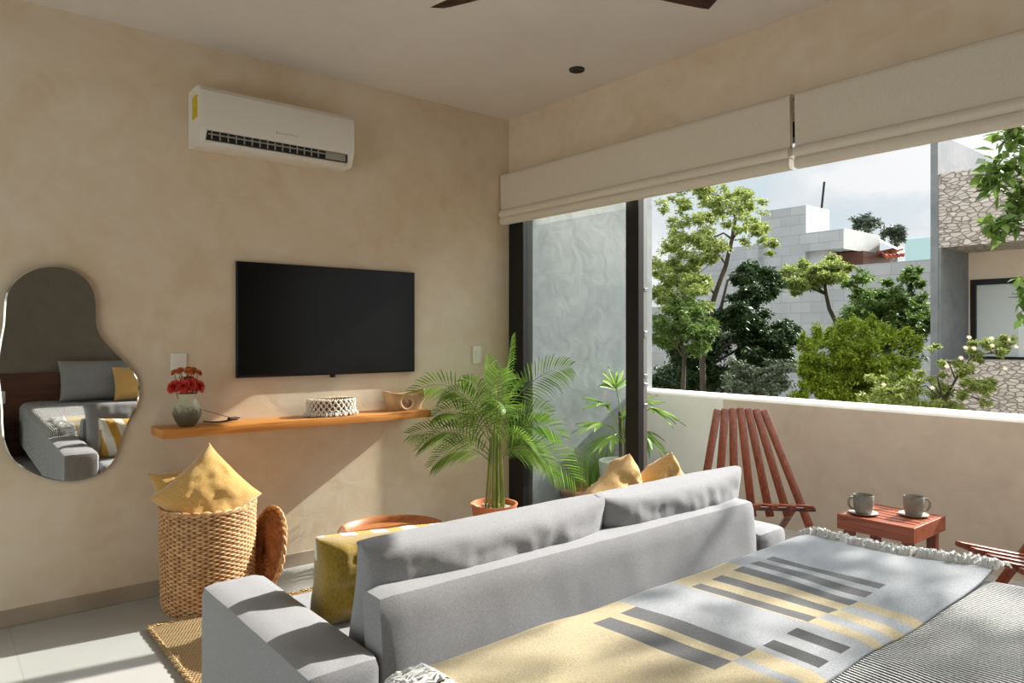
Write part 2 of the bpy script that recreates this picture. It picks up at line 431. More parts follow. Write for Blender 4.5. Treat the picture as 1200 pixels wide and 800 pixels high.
# knitted bedspread: black and white ribs that run across the bed
m = mat('knit_bedspread', (230, 230, 226), .95, spec=.15, sheen=.2)
tc = N(m, 'ShaderNodeTexCoord')
sx = N(m, 'ShaderNodeSeparateXYZ'); L(m, tc.outputs['UV'], sx.inputs['Vector'])
n3 = N(m, 'ShaderNodeTexNoise'); n3.inputs['Scale'].default_value = 9; n3.inputs['Detail'].default_value = 3; L(m, tc.outputs['UV'], n3.inputs['Vector'])
ma = N(m, 'ShaderNodeMath'); ma.operation = 'MULTIPLY_ADD'; ma.inputs[1].default_value = .012; L(m, n3.outputs['Fac'], ma.inputs[0]); L(m, sx.outputs['X'], ma.inputs[2])
mu = N(m, 'ShaderNodeMath'); mu.operation = 'MULTIPLY'; mu.inputs[1].default_value = 2*PI/.0125; L(m, ma.outputs[0], mu.inputs[0])
si = N(m, 'ShaderNodeMath'); si.operation = 'SINE'; L(m, mu.outputs[0], si.inputs[0])
n4 = N(m, 'ShaderNodeTexNoise'); n4.inputs['Scale'].default_value = 160; n4.inputs['Detail'].default_value = 2; L(m, tc.outputs['UV'], n4.inputs['Vector'])
ad = N(m, 'ShaderNodeMath'); ad.operation = 'MULTIPLY_ADD'; ad.inputs[1].default_value = 2.6; L(m, n4.outputs['Fac'], ad.inputs[0]); L(m, si.outputs[0], ad.inputs[2])
r = N(m, 'ShaderNodeValToRGB'); e = r.color_ramp.elements
e[0].position = .40; e[1].position = .62; e[0].color = (*lin((42, 43, 43)), 1); e[1].color = (*lin((214, 214, 210)), 1)
dv = N(m, 'ShaderNodeMath'); dv.operation = 'MULTIPLY_ADD'; dv.inputs[1].default_value = .25; dv.inputs[2].default_value = .18; L(m, ad.outputs[0], dv.inputs[0])
L(m, dv.outputs[0], r.inputs['Fac']); L(m, r.outputs['Color'], pb(m).inputs['Base Color'])
bp = N(m, 'ShaderNodeBump'); bp.inputs['Strength'].default_value = .7; bp.inputs['Distance'].default_value = .006
L(m, si.outputs[0], bp.inputs['Height']); L(m, bp.outputs['Normal'], pb(m).inputs['Normal'])
M['knit'] = m

# woven throw: woven-in colour of each patch is held by the mesh (the cloth's own dye)
m = mat('woven_throw', (230, 230, 230), .95, spec=.12, sheen=.25)
at = N(m, 'ShaderNodeAttribute'); at.attribute_name = 'dye'
tc = N(m, 'ShaderNodeTexCoord'); nz = N(m, 'ShaderNodeTexNoise'); nz.inputs['Scale'].default_value = 260; nz.inputs['Detail'].default_value = 3; L(m, tc.outputs['Object'], nz.inputs['Vector'])
hs = N(m, 'ShaderNodeMapRange'); hs.inputs['From Min'].default_value = .3; hs.inputs['From Max'].default_value = .7; hs.inputs['To Min'].default_value = .82; hs.inputs['To Max'].default_value = 1.16; L(m, nz.outputs['Fac'], hs.inputs['Value'])
mx = N(m, 'ShaderNodeMix'); mx.data_type = 'RGBA'; mx.blend_type = 'MULTIPLY'; mx.inputs['Factor'].default_value = 1
L(m, at.outputs['Color'], mx.inputs['A']); L(m, hs.outputs['Result'], mx.inputs['B']); L(m, mx.outputs['Result'], pb(m).inputs['Base Color'])
bp = N(m, 'ShaderNodeBump'); bp.inputs['Strength'].default_value = .5; bp.inputs['Distance'].default_value = .004
L(m, nz.outputs['Fac'], bp.inputs['Height']); L(m, bp.outputs['Normal'], pb(m).inputs['Normal'])
M['throw'] = m
M['fringe'] = mat('white_wool_fringe', (210, 210, 207), .95, sheen=.2)

# jute rug
m = mat('jute_braid', (186, 158, 116), .9, spec=.15)
tc = N(m, 'ShaderNodeTexCoord'); wv = N(m, 'ShaderNodeTexWave'); wv.bands_direction = 'Y'; wv.inputs['Scale'].default_value = 34; wv.inputs['Distortion'].default_value = 1.5
w2 = N(m, 'ShaderNodeTexWave'); w2.bands_direction = 'DIAGONAL'; w2.inputs['Scale'].default_value = 44; w2.inputs['Distortion'].default_value = 2
L(m, tc.outputs['Object'], wv.inputs['Vector']); L(m, tc.outputs['Object'], w2.inputs['Vector'])
mu = N(m, 'ShaderNodeMath'); mu.operation = 'MULTIPLY'; L(m, wv.outputs['Fac'], mu.inputs[0]); L(m, w2.outputs['Fac'], mu.inputs[1])
r = N(m, 'ShaderNodeValToRGB'); e = r.color_ramp.elements; e[0].color = (*lin((146, 112, 70)), 1); e[1].color = (*lin((214, 190, 150)), 1); e[1].position = .6
L(m, mu.outputs[0], r.inputs['Fac']); L(m, r.outputs['Color'], pb(m).inputs['Base Color'])
bp = N(m, 'ShaderNodeBump'); bp.inputs['Strength'].default_value = .8; bp.inputs['Distance'].default_value = .01
L(m, mu.outputs[0], bp.inputs['Height']); L(m, bp.outputs['Normal'], pb(m).inputs['Normal'])
M['jute'] = m

# striped cushion face
m = mat('striped_yarn', (220, 214, 196), .95, sheen=.2)
tc = N(m, 'ShaderNodeTexCoord'); mp = N(m, 'ShaderNodeMapping'); mp.inputs['Rotation'].default_value = (0, R(18), 0)
wv = N(m, 'ShaderNodeTexWave'); wv.bands_direction = 'X'; wv.inputs['Scale'].default_value = 3.1; wv.inputs['Distortion'].default_value = .6
L(m, tc.outputs['Object'], mp.inputs['Vector']); L(m, mp.outputs['Vector'], wv.inputs['Vector'])
r = N(m, 'ShaderNodeValToRGB'); r.color_ramp.interpolation = 'CONSTANT'; e = r.color_ramp.elements; e[0].color = (*lin((196, 152, 62)), 1); e[1].position = .5; e[1].color = (*lin((226, 222, 210)), 1)
L(m, wv.outputs['Fac'], r.inputs['Fac']); L(m, r.outputs['Color'], pb(m).inputs['Base Color'])
nz = N(m, 'ShaderNodeTexNoise'); nz.inputs['Scale'].default_value = 180; L(m, tc.outputs['Object'], nz.inputs['Vector'])
bp = N(m, 'ShaderNodeBump'); bp.inputs['Strength'].default_value = 1; bp.inputs['Distance'].default_value = .008
L(m, nz.outputs['Fac'], bp.inputs['Height']); L(m, bp.outputs['Normal'], pb(m).inputs['Normal'])
M['stripe'] = m

# vase: pale neck, mossy speckled belly (glaze)
m = mat('speckled_vase', (170, 164, 138), .45)
tc = N(m, 'ShaderNodeTexCoord'); s3 = N(m, 'ShaderNodeSeparateXYZ'); L(m, tc.outputs['Object'], s3.inputs['Vector'])
nz = N(m, 'ShaderNodeTexNoise'); nz.inputs['Scale'].default_value = 70; nz.inputs['Detail'].default_value = 5; L(m, tc.outputs['Object'], nz.inputs['Vector'])
mr = N(m, 'ShaderNodeMapRange'); mr.inputs['From Min'].default_value = .125; mr.inputs['From Max'].default_value = .06; L(m, s3.outputs['Z'], mr.inputs['Value'])
ad = N(m, 'ShaderNodeMath'); ad.operation = 'MULTIPLY_ADD'; ad.inputs[1].default_value = 1.2; ad.inputs[2].default_value = -.55; L(m, nz.outputs['Fac'], ad.inputs[0])
a2 = N(m, 'ShaderNodeMath'); a2.operation = 'ADD'; a2.use_clamp = True; L(m, ad.outputs[0], a2.inputs[0]); L(m, mr.outputs['Result'], a2.inputs[1])
r = N(m, 'ShaderNodeValToRGB'); e = r.color_ramp.elements; e[0].position = .3; e[0].color = (*lin((178, 172, 146)), 1); e[1].position = .85; e[1].color = (*lin((86, 80, 58)), 1)
L(m, a2.outputs[0], r.inputs['Fac']); L(m, r.outputs['Color'], pb(m).inputs['Base Color'])
M['vase'] = m

# ------------------------------------------------------------------ camera, sun, sky
CAM = Vector((-3.16, -3.88, 1.29))
cd = bpy.data.cameras.new('camera'); cam = bpy.data.objects.new('camera', cd); COL.objects.link(cam)
cd.sensor_width = 36; cd.lens = 36*838/1200; cd.shift_y = -6/1200.; cd.clip_end = 400
cam.location = CAM
cam.rotation_euler = (R(90), 0, math.atan2(-.635, .7725))
S.camera = cam
SKY_TOP, SKY_SUN, SUN_E, FILL_E = 2.9, 30.0, 11.6, 46.0
SUN = Vector((-1, .15, -.625)).normalized()
ld = bpy.data.lights.new('sun', 'SUN'); ld.energy = SUN_E; ld.angle = R(.7); ld.color = (1, .955, .88)
lo = bpy.data.objects.new('sun', ld); COL.objects.link(lo); lo.rotation_euler = SUN.to_track_quat('-Z', 'Y').to_euler(); lo.location = (12, -2, 9)

# added fill lamp outside the unseen left opening, standing for daylight to lift the interior
ad_l = bpy.data.lights.new('added_fill_light', 'AREA'); ad_l.shape = 'RECTANGLE'; ad_l.size = 3.4; ad_l.size_y = 1.5; ad_l.energy = FILL_E; ad_l.color = (1, .975, .94)
al = bpy.data.objects.new('added_fill_light', ad_l); COL.objects.link(al); al.location = (-5.33, -2.4, .95); al.rotation_euler = (R(90), 0, R(-90))
w = bpy.data.worlds.new('sky'); S.world = w; w.use_nodes = True; nt = w.node_tree
bg = nt.nodes['Background']; tc = nt.nodes.new('ShaderNodeTexCoord')
mp = nt.nodes.new('ShaderNodeMapping'); mp.inputs['Scale'].default_value = (1, 1, 2.2); mp.inputs['Location'].default_value = (.95, .4, .1)
nz = nt.nodes.new('ShaderNodeTexNoise'); nz.inputs['Scale'].default_value = 3.2; nz.inputs['Detail'].default_value = 8; nz.inputs['Roughness'].default_value = .52; nz.inputs['Distortion'].default_value = .4
r1 = nt.nodes.new('ShaderNodeValToRGB'); e = r1.color_ramp.elements
e[0].position = .36; e[0].color = (*lin((212, 226, 233)), 1); e[1].position = .54; e[1].color = (*lin((246, 247, 248)), 1)
k = e.new(.46); k.color = (*lin((226, 233, 237)), 1)
nt.links.new(tc.outputs['Generated'], mp.inputs['Vector']); nt.links.new(mp.outputs['Vector'], nz.inputs['Vector'])
nt.links.new(nz.outputs['Fac'], r1.inputs['Fac']); nt.links.new(r1.outputs['Color'], bg.inputs['Color'])
# brighter haze overhead and round the sun
nn = nt.nodes.new('ShaderNodeVectorMath'); nn.operation = 'NORMALIZE'; nt.links.new(tc.outputs['Generated'], nn.inputs[0])
dt = nt.nodes.new('ShaderNodeVectorMath'); dt.operation = 'DOT_PRODUCT'; dt.inputs[1].default_value = tuple(-SUN); nt.links.new(nn.outputs['Vector'], dt.inputs[0])
cl_ = nt.nodes.new('ShaderNodeMath'); cl_.operation = 'MAXIMUM'; cl_.inputs[1].default_value = 0; nt.links.new(dt.outputs['Value'], cl_.inputs[0])
pw = nt.nodes.new('ShaderNodeMath'); pw.operation = 'POWER'; pw.inputs[1].default_value = 38; nt.links.new(cl_.outputs[0], pw.inputs[0])
sz = nt.nodes.new('ShaderNodeSeparateXYZ'); nt.links.new(nn.outputs['Vector'], sz.inputs['Vector'])
el = nt.nodes.new('ShaderNodeMapRange'); el.interpolation_type = 'SMOOTHSTEP'; el.inputs['From Min'].default_value = .32; el.inputs['From Max'].default_value = .75
el.inputs['To Min'].default_value = 1.0; el.inputs['To Max'].default_value = SKY_TOP; nt.links.new(sz.outputs['Z'], el.inputs['Value'])
ad_ = nt.nodes.new('ShaderNodeMath'); ad_.operation = 'MULTIPLY_ADD'; ad_.inputs[1].default_value = SKY_SUN; nt.links.new(pw.outputs[0], ad_.inputs[0]); nt.links.new(el.outputs['Result'], ad_.inputs[2])
nt.links.new(ad_.outputs[0], bg.inputs['Strength'])

S.view_settings.view_transform = 'Standard'; S.view_settings.look = 'None'; S.view_settings.gamma = 1
S.view_settings.use_curve_mapping = False
S.view_settings.exposure = 0.0
try:
    S.cycles.use_denoising = True
    S.cycles.max_bounces = 14; S.cycles.diffuse_bounces = 8; S.cycles.transparent_max_bounces = 24
    S.cycles.sample_clamp_indirect = 6
except Exception: pass

def structure(name, bm, m, **k):
    return tag(obj(name, bm, m, **k), kind='structure')

# ------------------------------------------------------------------ room shell
XL, YB, H = -5.2, -4.6, 2.8
structure('floor', bx((XL-.2, YB-.2, -.2), (0, .2, 0)), M['floor'], smooth=False)
structure('floor_balcony', bx((0, -6, -.2), (1.56, .2, 0)), M['floor'], smooth=False)
structure('ceiling', bx((XL-.2, YB-.2, H), (.2, .2, H+.2)), M['ceil'], smooth=False)
structure('wall_left', bx((XL-.2, 0, 0), (0, .2, H)), M['wall'], smooth=False)
bm = nb()
box(bm, (0, YB-.2, 2.30), (.2, .2, H)); box(bm, (0, YB-.2, 0), (.2, -4.3, 2.30))
structure('wall_right', bm, M['wall'], smooth=False)
structure('wall_back', bx((XL-.2, YB-.2, 0), (0, YB, H)), M['backwall'], smooth=False)
# far side of the room: unseen wall, with a window opening added to brighten the room
bm = nb()
box(bm, (XL-.2, YB, 0), (XL, -4.2, H)); box(bm, (XL-.2, -.6, 0), (XL, 0, H))
box(bm, (XL-.2, -4.2, 2.5), (XL, -.6, H))
structure('wall_side', bm, M['wall'], smooth=False)
structure('baseboard_left', bx((XL, -.012, 0), (-.002, 0, .075), .002, 1), M['base_tile'], smooth=False)

# sliding window: black post in the corner, fixed glass, stile, head and sill track
win = bpy.data.objects.new('window_1', None); COL.objects.link(win); tag(win, kind='structure')
bm = nb()
box(bm, (.0, -.155, 0), (.09, -.0, 2.30), .003, 1)
obj('corner_post', bm, M['black'], win, smooth=False)
bm = nb(); box(bm, (.0, -4.3, 2.225), (.10, -.155, 2.30), .003, 1); obj('head_rail', bm, M['black'], win, smooth=False)
bm = nb(); box(bm, (.0, -1.078, 0), (.09, -.155, .062), .003, 1); obj('bottom_rail', bm, M['black'], win, smooth=False)
bm = nb(); box(bm, (.01, -4.3, -.004), (.09, -1.175, .006), .001, 1); obj('floor_track', bm, M['black'], win, smooth=False)
bm = nb(); box(bm, (.0, -1.175, 0), (.05, -1.078, 2.225), .003, 1); obj('stile', bm, M['black'], win, smooth=False)
bm = nb(); box(bm, (.052, -1.168, .0), (.088, -1.108, 2.225), .002, 1)
for z in (1.05, 1.28, 1.30, 1.55, 1.0, .88): box(bm, (.06, -1.172, z), (.085, -1.166, z+.02), .001, 1)
obj('sliding_edge', bm, M['silver'], win, smooth=False)
bm = nb(); box(bm, (.028, -1.078, .062), (.036, -.155, 2.225)); obj('pane', bm, M['glass'], win, smooth=False)
win_added = bpy.data.objects.new('added_window', None); COL.objects.link(win_added); tag(win_added, kind='structure')  # invented window, out of view, that goes with the added fill light
bm = nb()
for y in (-4.2, -3.0, -1.8, -.66): box(bm, (XL-.12, y, 0), (XL-.06, y+.06, 2.5))
for z in (0, 2.44): box(bm, (XL-.12, -4.14, z), (XL-.06, -.66, z+.06))
obj('window_frame', bm, M['black'], win_added, smooth=False)
bm = nb(); box(bm, (XL-.095, -4.14, .06), (XL-.088, -.66, 2.44)); obj('pane', bm, M['glass'], win_added, smooth=False)

# cement side wall of the balcony and the parapet
structure('wall_balcony', bx((0, 0, -3.2), (1.546, .25, 5.2)), M['greywall'], smooth=False)
bm = nb()
ny = 56
def par(y): return .012*noise.noise(Vector((y*1.1, 0, 0)))
sec = [(1.30, -3.2), (1.30, .835), (1.31, .852), (1.33, .86), (1.52, .86), (1.54, .852), (1.55, .835), (1.55, -3.2)]
rings = []
for i in range(ny+1):
    y = -6+6*i/ny
    rings.append([bm.verts.new((x+(par(y) if x < 1.4 else par(y+5))*(z > 0), y, z+.4*par(y+9)*(z > 0))) for x, z in sec])
for r0, r1 in zip(rings, rings[1:]):
    for k in range(len(sec)): bm.faces.new((r0[k], r0[(k+1) % len(sec)], r1[(k+1) % len(sec)], r1[k]))
bm.faces.new(rings[0]); bm.faces.new(list(reversed(rings[-1])))
bmesh.ops.recalc_face_normals(bm, faces=bm.faces)
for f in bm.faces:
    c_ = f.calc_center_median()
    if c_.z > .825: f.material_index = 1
    elif c_.y > -.86: f.material_index = 2  # paler, greyer colour at the end by the cement wall
M['palegrey'] = plaster('parapet_pale_grey', (206, 204, 198), (214, 212, 207), (220, 219, 214), .05)
M['cap'] = mat('white_painted_cap', (226, 222, 214), .7, noise_s=8, col2=(236, 233, 227))
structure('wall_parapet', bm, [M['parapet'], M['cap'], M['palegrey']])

# ------------------------------------------------------------------ wall-hung things
# television
t = thing('flat_screen_tv', 'black flat screen television hung on the tan wall above the wooden shelf', 'television', (-1.365, -.0, 1.07))
bm = nb(); box(bm, (-1.880, -.024, 1.068), (-.780, -.003, 1.690), .003, 2); wpart('body', bm, M['tvbody'], t)
bm = nb(); box(bm, (-1.875, -.0262, 1.080), (-.785, -.0235, 1.686), .001, 1); wpart('screen', bm, M['screen'], t, smooth=False)
bm = nb(); box(bm, (-1.345, -.022, 1.052), (-1.315, -.008, 1.070), .004, 2); wpart('infrared_sensor', bm, M['tvbody'], t)

# floating shelf
bm = nb(); box(bm, (-2.29, -.224, .803), (-.786, 0, .845), .003, 2)
tag(obj('floating_shelf', bm, M['shelfwood'], org=(-1.54, 0, .803)), 'long honey coloured wooden shelf on the wall under the television', 'shelf')

# air conditioner
t = thing('air_conditioner', 'white wall mounted air conditioner with dark outlet slot, high on the wall', 'air conditioner', (-1.70, 0, 2.24))
bm = nb()
prof = [(0, 2.25), (0, 2.535), (-.14, 2.535), (-.175, 2.528), (-.196, 2.505), (-.203, 2.47), (-.203, 2.325), (-.198, 2.312), (-.150, 2.300), (-.142, 2.272), (-.176, 2.262), (-.170, 2.250), (-.150, 2.242), (-.05, 2.24)]
prism(bm, prof, 'x', -2.115, -1.288)
bmesh.ops.bevel(bm, geom=[e for e in bm.edges if abs(e.verts[0].co.x-e.verts[1].co.x) < 1e-6], offset=.006, segments=3, affect='EDGES', clamp_overlap=True)
pc = [p for p in prof if p not in ((-.150, 2.300), (-.142, 2.272))]
wpart('casing', bm, M['ac'], t, angle=30)
for xa, xb in ((-2.117, -2.080), (-1.321, -1.286)):
    bm = nb(); prism(bm, [(y*1.008-.0005*(y < 0), z+.001*(1 if z > 2.4 else -1)) for y, z in pc], 'x', xa, xb)
    bmesh.ops.bevel(bm, geom=[e for e in bm.edges if abs(e.verts[0].co.x-e.verts[1].co.x) < 1e-6], offset=.004, segments=2, affect='EDGES', clamp_overlap=True)
    wpart('end_cap', bm, M['ac'], t, angle=30)
bm = nb(); box(bm, (-2.075, -.190, 2.266), (-1.325, -.140, 2.312), .002, 1); 
bmesh.ops.delete(bm, geom=[], context='VERTS'); wpart('outlet_slot', bm, M['ac_dark'], t, smooth=False)
bm = nb()
for i in range(15):
    x = -2.06+.6*i/15
    box(bm, (x, -.195, 2.268), (x+.006, -.18, 2.308), .001, 1)
box(bm, (-2.075, -.196, 2.290), (-1.46, -.189, 2.296), .001, 1)
wpart('louver_vane', bm, M['ac_grey'], t, smooth=False)
bm = nb(); box(bm, (-1.455, -.194, 2.268), (-1.335, -.186, 2.308), .003, 2); wpart('swing_flap', bm, M['ac_grey'], t)
bm = nb(); box(bm, (-2.083, -.180, 2.254), (-1.318, -.150, 2.266), .004, 2); wpart('lower_lip', bm, M['ac'], t)
bm = nb(); box(bm, (-2.118, -.165, 2.375), (-2.1135, -.075, 2.49), .001, 1); wpart('energy_sticker', bm, M['label_yellow'], t, smooth=False)['label'] = 'yellow energy sticker'
bm = nb()
for i in range(9):
    box(bm, (-1.735+i*.0135, -.2036, 2.352), (-1.735+i*.0135+.008, -.2028, 2.352+(.014 if i in (0, 6) else .009)), .0006, 1)
M['faint'] = mat('pale_grey_print', (182, 177, 170), .5)
wpart('brand_mark', bm, M['faint'], t, smooth=False)

# switch plates
def plate(name, label, x, z, rock):
    t = thing(name, label, 'switch' if rock else 'outlet', (x, 0, z-.06))
    bm = nb(); box(bm, (x-.037, -.010, z-.06), (x+.037, 0, z+.06), .004, 2); wpart('cover_plate', bm, M['plastic'], t)
    bm = nb()
    if rock: box(bm, (x-.014, -.015, z-.03), (x+.014, -.008, z+.03), .002, 2)
    else:
        for d in (-.022, .022): box(bm, (x-.013, -.012, z+d-.013), (x+.013, -.008, z+d+.013), .003, 2)
    wpart('rocker' if rock else 'socket', bm, M['plastic'], t)
plate('light_switch', 'white light switch plate on the wall between the television and the corner', -.28, 1.166, True)
plate('wall_outlet', 'white outlet plate on the wall behind the red flowers', -2.163, 1.145, False)

# wavy mirror
pts = [(-2.712, 1.612), (-2.646, 1.606), (-2.585, 1.57), (-2.546, 1.507), (-2.534, 1.427), (-2.532, 1.346), (-2.51, 1.286), (-2.464, 1.228), (-2.405, 1.162), (-2.362, 1.099), (-2.345, 1.036), (-2.357, .953), (-2.393, .873), (-2.423, .80), (-2.440, .733), (-2.474, .668), (-2.542, .626), (-2.629, .615), (-2.712, .636), (-2.793, .681), (-2.856, .738), (-2.888, .816), (-2.897, .892), (-2.899, .967), (-2.905, 1.042), (-2.912, 1.118), (-2.912, 1.193), (-2.903, 1.268), (-2.892, 1.343), (-2.888, 1.418), (-2.880, 1.484), (-2.846, 1.545), (-2.785, 1.592)]
def catmull(P, n=4):
    out = []; k = len(P)
    for i in range(k):
        p0, p1, p2, p3 = (Vector(P[(i+j-1) % k]) for j in range(4))
        for s in range(n):
            u = s/n
            out.append(.5*((2*p1)+(p2-p0)*u+(2*p0-5*p1+4*p2-p3)*u*u+(3*p1-p0-3*p2+p3)*u**3))
    return out
cp = catmull(pts)
mid = Vector((-2.62, 1.1))
t = thing('wavy_mirror', 'frameless wavy pear shaped mirror on the wall beside the shelf', 'mirror', (-2.62, -.012, .615))
t.rotation_euler = (R(.8), 0, 0)
bm = nb(); prism(bm, [(p.x, p.y) for p in cp], 'y', -.003, .006); obj('backing', bm, M['black'], t, org=(-2.62, 0, .615), smooth=False)
bm = nb()
fv = [bm.verts.new((mid.x+(p.x-mid.x)*.976, -.0075, mid.y+(p.y-mid.y)*.99)) for p in cp]
f = bm.faces.new(fv); bm.normal_update()
if f.normal.y > 0: f.normal_flip()
obj('mirror_glass', bm, M['mirror'], t, org=(-2.62, 0, .615), smooth=False)
bm = nb(); k = len(cp)
A = [bm.verts.new((mid.x+(p.x-mid.x)*.976, -.0075, mid.y+(p.y-mid.y)*.99)) for p in cp]
B = [bm.verts.new((p.x, -.003, p.y)) for p in cp]
for i in range(k): bm.faces.new((A[i], A[(i+1) % k], B[(i+1) % k], B[i]))
bmesh.ops.recalc_face_normals(bm, faces=bm.faces)
obj('bevelled_edge', bm, M['mirror_edge'], t, org=(-2.62, 0, .615))

# roman blinds
def blind(y0, y1, label):
    t = thing('roman_blind', label, 'blind', (-.04, (y0+y1)/2, 2.03), 0, 'cream blinds over the window opening')
    bm = nb()
    prof = [(-.005, 2.40), (-.07, 2.408), (-.082, 2.40), (-.086, 2.38), (-.080, 2.16), (-.066, 2.155), (-.06, 2.158), (-.055, 2.39), (-.005, 2.39)]
    prism(bm, prof, 'y', y0, y1); wpart('cloth_panel', bm, M['blind'], t, angle=50)
    bm = nb()
    prof = [(-.05, 2.162), (-.078, 2.162), (-.096, 2.152), (-.102, 2.135), (-.098, 2.118), (-.085, 2.108), (-.05, 2.108)]
    prism(bm, prof, 'y', y0, y1); wpart('upper_fold', bm, M['blind'], t, angle=60)
    bm = nb()
    prof = [(-.045, 2.112), (-.075, 2.112), (-.088, 2.106), (-.092, 2.09), (-.090, 2.068), (-.078, 2.06), (-.05, 2.06)]
    prism(bm, prof, 'y', y0, y1); wpart('lower_fold', bm, M['blind'], t, angle=60)
    bm = nb(); box(bm, (-.05, y0+.01, 2.34), (0, y1-.01, 2.388), .002, 1); wpart('head_bar', bm, M['plastic'], t, smooth=False)
    bm = nb(); tube(bm, [(-.03, y1+.006, 2.38), (-.032, y1+.009, 2.3), (-.03, y1+.005, 2.27)], .0025, 6)
    wpart('cord', bm, M['plastic'], t)
blind(-2.150, -.012, 'cream roman blind drawn up, from the room corner to the gap')
blind(-4.30, -2.174, 'cream roman blind drawn up, above the balcony table and chairs')

# recessed downlight
t = thing('recessed_spotlight', 'small black recessed spotlight in the white ceiling near the window', 'ceiling light', (-.31, -.99, 2.76))
bm = nb(); lathe(bm, [(.022, .036), (.026, .034), (.042, .030), (.045, .034), (.045, .0405), (.03, .0405)], 40); obj('trim_ring', bm, M['black'], t)
bm = nb(); lathe(bm, [(.0, .0405), (.024, .0405), (.024, .037), (0, .037)], 32); obj('lens', bm, M['plastic'], t)

# ceiling fan, only two blade tips reach into the frame
fc = Vector((-1.475, -2.177, 2.517))
t = thing('ceiling_fan', 'dark ceiling fan with three blades, only its blade tips showing', 'ceiling fan', tuple(fc))
bm = nb(); lathe(bm, [(.0, .25), (.06, .25), (.06, .21), (.014, .2), (.014, .07), (.085, .06), (.10, .03), (.10, -.02), (.06, -.05), (0, -.055)], 40); obj('motor_housing', bm, M['black'], t)
a0 = math.atan2(.577, -.18)
for k in range(3):
    bm = nb()
    def bl(u, v):
        r = .09+.515*u
        wd = (.045+.02*math.sin(u*PI))*(1 if u < .97 else .93)
        return (r, (v-.5)*2*wd, .02-(v-.5)*.03)
    vs, fs = grid(bm, 16, 4, bl)
    bmesh.ops.solidify(bm, geom=bm.faces[:], thickness=.008)
    bmesh.ops.rotate(bm, verts=bm.verts, cent=(0, 0, 0), matrix=Matrix.Rotation(a0+k*2*PI/3, 3, 'Z'))
    obj('blade', bm, M['darkwood'], t)

# ------------------------------------------------------------------ things on the shelf
SZ = .845
vx, vy = -2.155, -.125
t = thing('flower_vase', 'sage green speckled pottery vase at the left end of the shelf', 'vase', (vx, vy, SZ))
t['label'] = 'sage green speckled pottery vase on the shelf, holding red flowers'
bm = nb(); lathe(bm, [(.0, 0), (.034, 0), (.038, .004), (.055, .03), (.066, .06), (.067, .078), (.058, .103), (.046, .122), (.042, .135), (.043, .15), (.049, .162), (.046, .164), (.038, .15), (.037, .13), (.05, .1), (.05, .04), (0, .02)], 48)
obj('body', bm, M['vase'], t)
bq = thing('flower_bouquet', 'bunch of red and rust flowers standing in the pottery vase', 'flowers', (vx, vy, SZ+.02))
def petals(bm, c, r, n, rings=3, up=Vector((0, 0, 1))):
    q = up.to_track_quat('Z', 'Y').to_matrix()
    for k in range(rings):
        el = .15+.42*k
        for i in range(n):
            a = 2*PI*(i+.5*k)/n
            d = Vector((math.cos(a)*math.cos(el), math.sin(a)*math.cos(el), math.sin(el)))
            s = Vector((-math.sin(a), math.cos(a), 0))
            rr = r*(1-.16*k)
            w_ = rr*.24
            pts4 = [Vector((0, 0, 0)), d*rr*.5+s*w_, d*rr, d*rr*.5-s*w_]
            pts4[2] += Vector((0, 0, -.1*rr))
            vs = [bm.verts.new(Vector(c)+q @ p) for p in pts4]
            bm.faces.new(vs)
        
for i in range(9):
    a = i*2.399; rr = .012+.045*math.sqrt((i % 5)/4) if i < 5 else .05
    cx_, cy_ = rr*math.cos(a)*1.15, rr*math.sin(a)
    bm = nb(); cz = .182+.034*(1-rr/.05)+rnd.uniform(-.012, .012)
    petals(bm, (cx_, cy_, cz), .044, 16, 4, Vector((cx_*22, cy_*22-.35, .75)).normalized())
    lathe(bm, [(0, cz+.008), (.009, cz+.006), (.010, cz), (0, cz-.004)], 10, c=(cx_, cy_, 0))
    tube(bm, [(cx_*.3, cy_*.3, .02), (cx_*.6, cy_*.6, .11), (cx_, cy_, cz)], .0015, 5)
    obj('blossom', bm, M['redpetal'] if i not in (6, 8) else M['darkpetal'], bq)
for i in range(11):
    a = i*2.399+.4; rr = .008+.052*math.sqrt(i/11)
    cx_, cy_ = rr*math.cos(a)*1.1, rr*math.sin(a)*.8
    cz = .252+.018*(1-rr/.05)+rnd.uniform(-.012, .006)
    bm = nb(); petals(bm, (cx_, cy_, cz), .024, 12, 4, Vector((cx_*20, cy_*20-.3, .8)).normalized())
    lathe(bm, [(0, cz+.008), (.007, cz+.005), (.008, cz), (0, cz-.004)], 10, c=(cx_, cy_, 0))
    st = obj('rust_flower', bm, M['rustpetal'], bq)
    bm = nb(); tube(bm, [(cx_*.25, cy_*.25, .02), (cx_*.5, cy_*.5, .14), (cx_, cy_, cz)], .0016, 5); obj('flower_stem', bm, M['stemgreen'], bq)

# incense boat
t = thing('incense_holder', 'small dark wooden incense holder lying on the shelf beside the vase', 'incense holder', (-1.98, -.1, SZ))
bm = nb()
def boat(u, v):
    x = -.10+.2*u; wd = .016*(1-abs(2*u-1)**3)+.004
    return (x, (v-.5)*2*wd, .004+.012*abs(2*u-1)**2+.006*(2*abs(v-.5))**2)
vs, fs = grid(bm, 20, 8, boat); bmesh.ops.solidify(bm, geom=bm.faces[:], thickness=.004)
obj('tray', bm, M['incense'], t)
bm = nb(); box(bm, (.035, -.012, .008), (.085, .012, .026), .005, 2); obj('holder_block', bm, M['incense'], t)
t.rotation_euler = (0, 0, R(12))
bm = nb(); tube(bm, [(.06, 0, .02), (-.10, .0, .075)], .0016, 6)
stk = thing('incense_stick', 'thin brown incense stick leaning out of the small dark holder', 'incense stick', (-1.98, -.1, SZ), R(12))
obj('stick', bm, M['incense'], stk)

